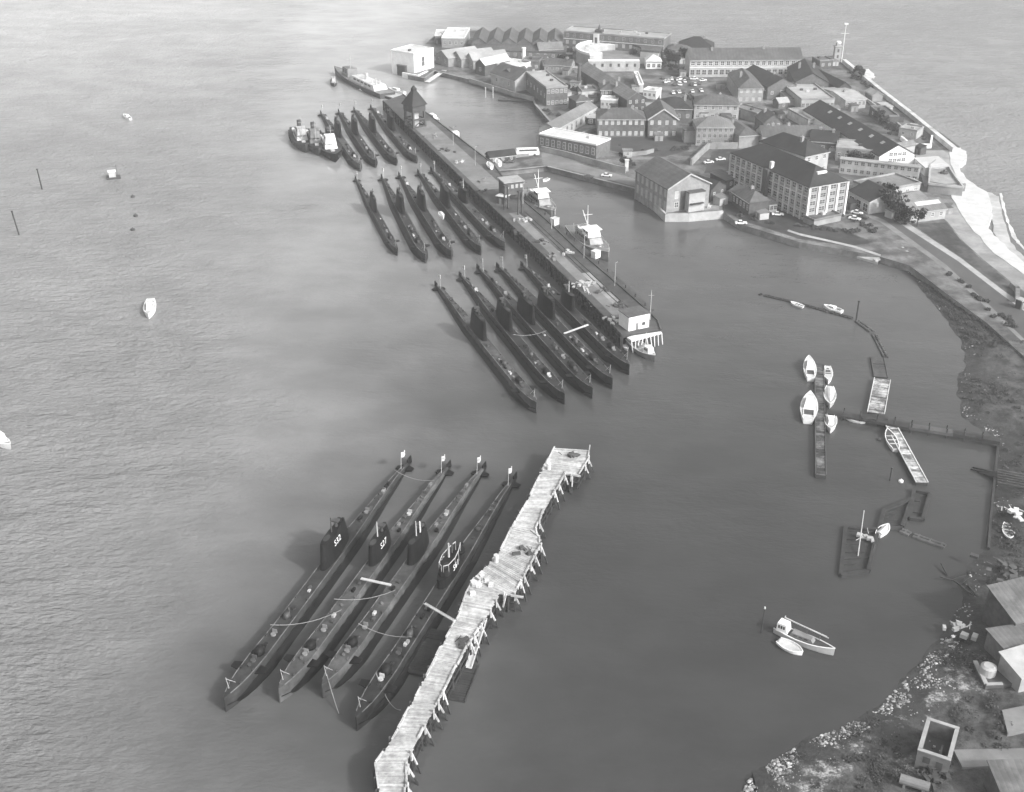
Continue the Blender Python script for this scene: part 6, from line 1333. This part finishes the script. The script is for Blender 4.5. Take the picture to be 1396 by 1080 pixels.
wall_line('pale lane wall in front of the long store', [(945,104),(1000,103)], 1.2, WH, .5)
wall_line('pale wall along the sea road behind the drill shed', [(1168,128),(1200,152),(1236,182)], 1.4, PALE, .5)
wall_line('dark wall between the cottage and the barrack block', [(1000,238),(1020,250),(1046,276)], 1.6, DBRICK, .5)

# one small outhouse beside most of the buildings, wherever the ground next to it is free
random.seed(77)
isl_poly = sub_px(quay+landback, ZG)
def inside(p):
    c = False
    for q, r_ in zip(isl_poly, isl_poly[1:]+isl_poly[:1]):
        if (q.y > p.y) != (r_.y > p.y) and p.x < q.x+(p.y-q.y)*(r_.x-q.x)/(r_.y-q.y): c = not c
    return c
def free(p, rad):
    for (a, d, n, w_, dp, *_x) in ALLB:
        v = p-a; x, y = v.dot(d), v.dot(n)
        if -rad < x < w_+rad and -rad < y < dp+rad: return False
    return all(inside(p+Vector((rad*1.6*i, rad*1.6*j))) for i, j in ((1,0),(-1,0),(0,1),(0,-1)))
for (a, d, n, w_, dp, lab, nm, e_, rt_) in list(ALLB):
    if a.y < 330 or nm in ('hut','gate_hut','walled_yard','annexe','yard') or lab.startswith('tiny') or lab.startswith('small'): continue
    done = 0
    for tries in range(30):
        side = random.choice('lrfb'); g_ = random.uniform(2.4, 5)
        p = a + (d*random.uniform(0,w_)+n*(-g_ if side == 'f' else dp+g_) if side in 'fb' else d*(-g_ if side == 'l' else w_+g_)+n*random.uniform(0,dp))
        if not free(p, 2.1): continue
        hw, hd, hh = random.uniform(1.4,2.1), random.uniform(1.2,1.9), random.uniform(2.2,3.0)
        tone, wm, rm = random.choice([('pale',PALE,ASBES),('grey',MID,SLATE2),('dark',DBRICK,SLATE),('white',WH,PALER)])
        words_ = (tone+' little outhouse beside the '+lab).split()[:16]
        while words_[-1] in ('the','of','in','with','and','to','a','its','by','at','on','above','behind','beside','from','between','right','left','below','under','pale','dark','white','two','three','far','long','small','big','lower','near','row','six','nearest','right,','running','end','front','over','up','saw','light','gridded','farthest','hand','standing','seen','beyond','middle','each'): words_.pop()
        r = thing('outhouse', ' '.join(words_).rstrip(','), 'outhouse', (p.x,p.y,ZG), math.atan2(d.y,d.x), 'little outhouses on the island')
        part_(r,'wall',wm,-hw,hw,-hd,hd,-.5,hh)
        b = MB(); b.loft([[(-hw-.2,-hd-.2,hh+.004),(-hw-.2,hd+.2,hh+.5),(-hw-.2,hd+.2,hh+.65),(-hw-.2,-hd-.2,hh+.16)],[(hw+.2,-hd-.2,hh+.004),(hw+.2,hd+.2,hh+.5),(hw+.2,hd+.2,hh+.65),(hw+.2,-hd-.2,hh+.16)]]); b.build('roof', rm, r)
        part_(r,'door',GREYP,-.45,.45,-hd-.05,-hd+.05,0,2.0)
        ALLB.append((p-d*hw-n*hd, d, n, hw*2, hd*2, 'x', 'hut', hh, r)); done += 1
        if done >= 1: break
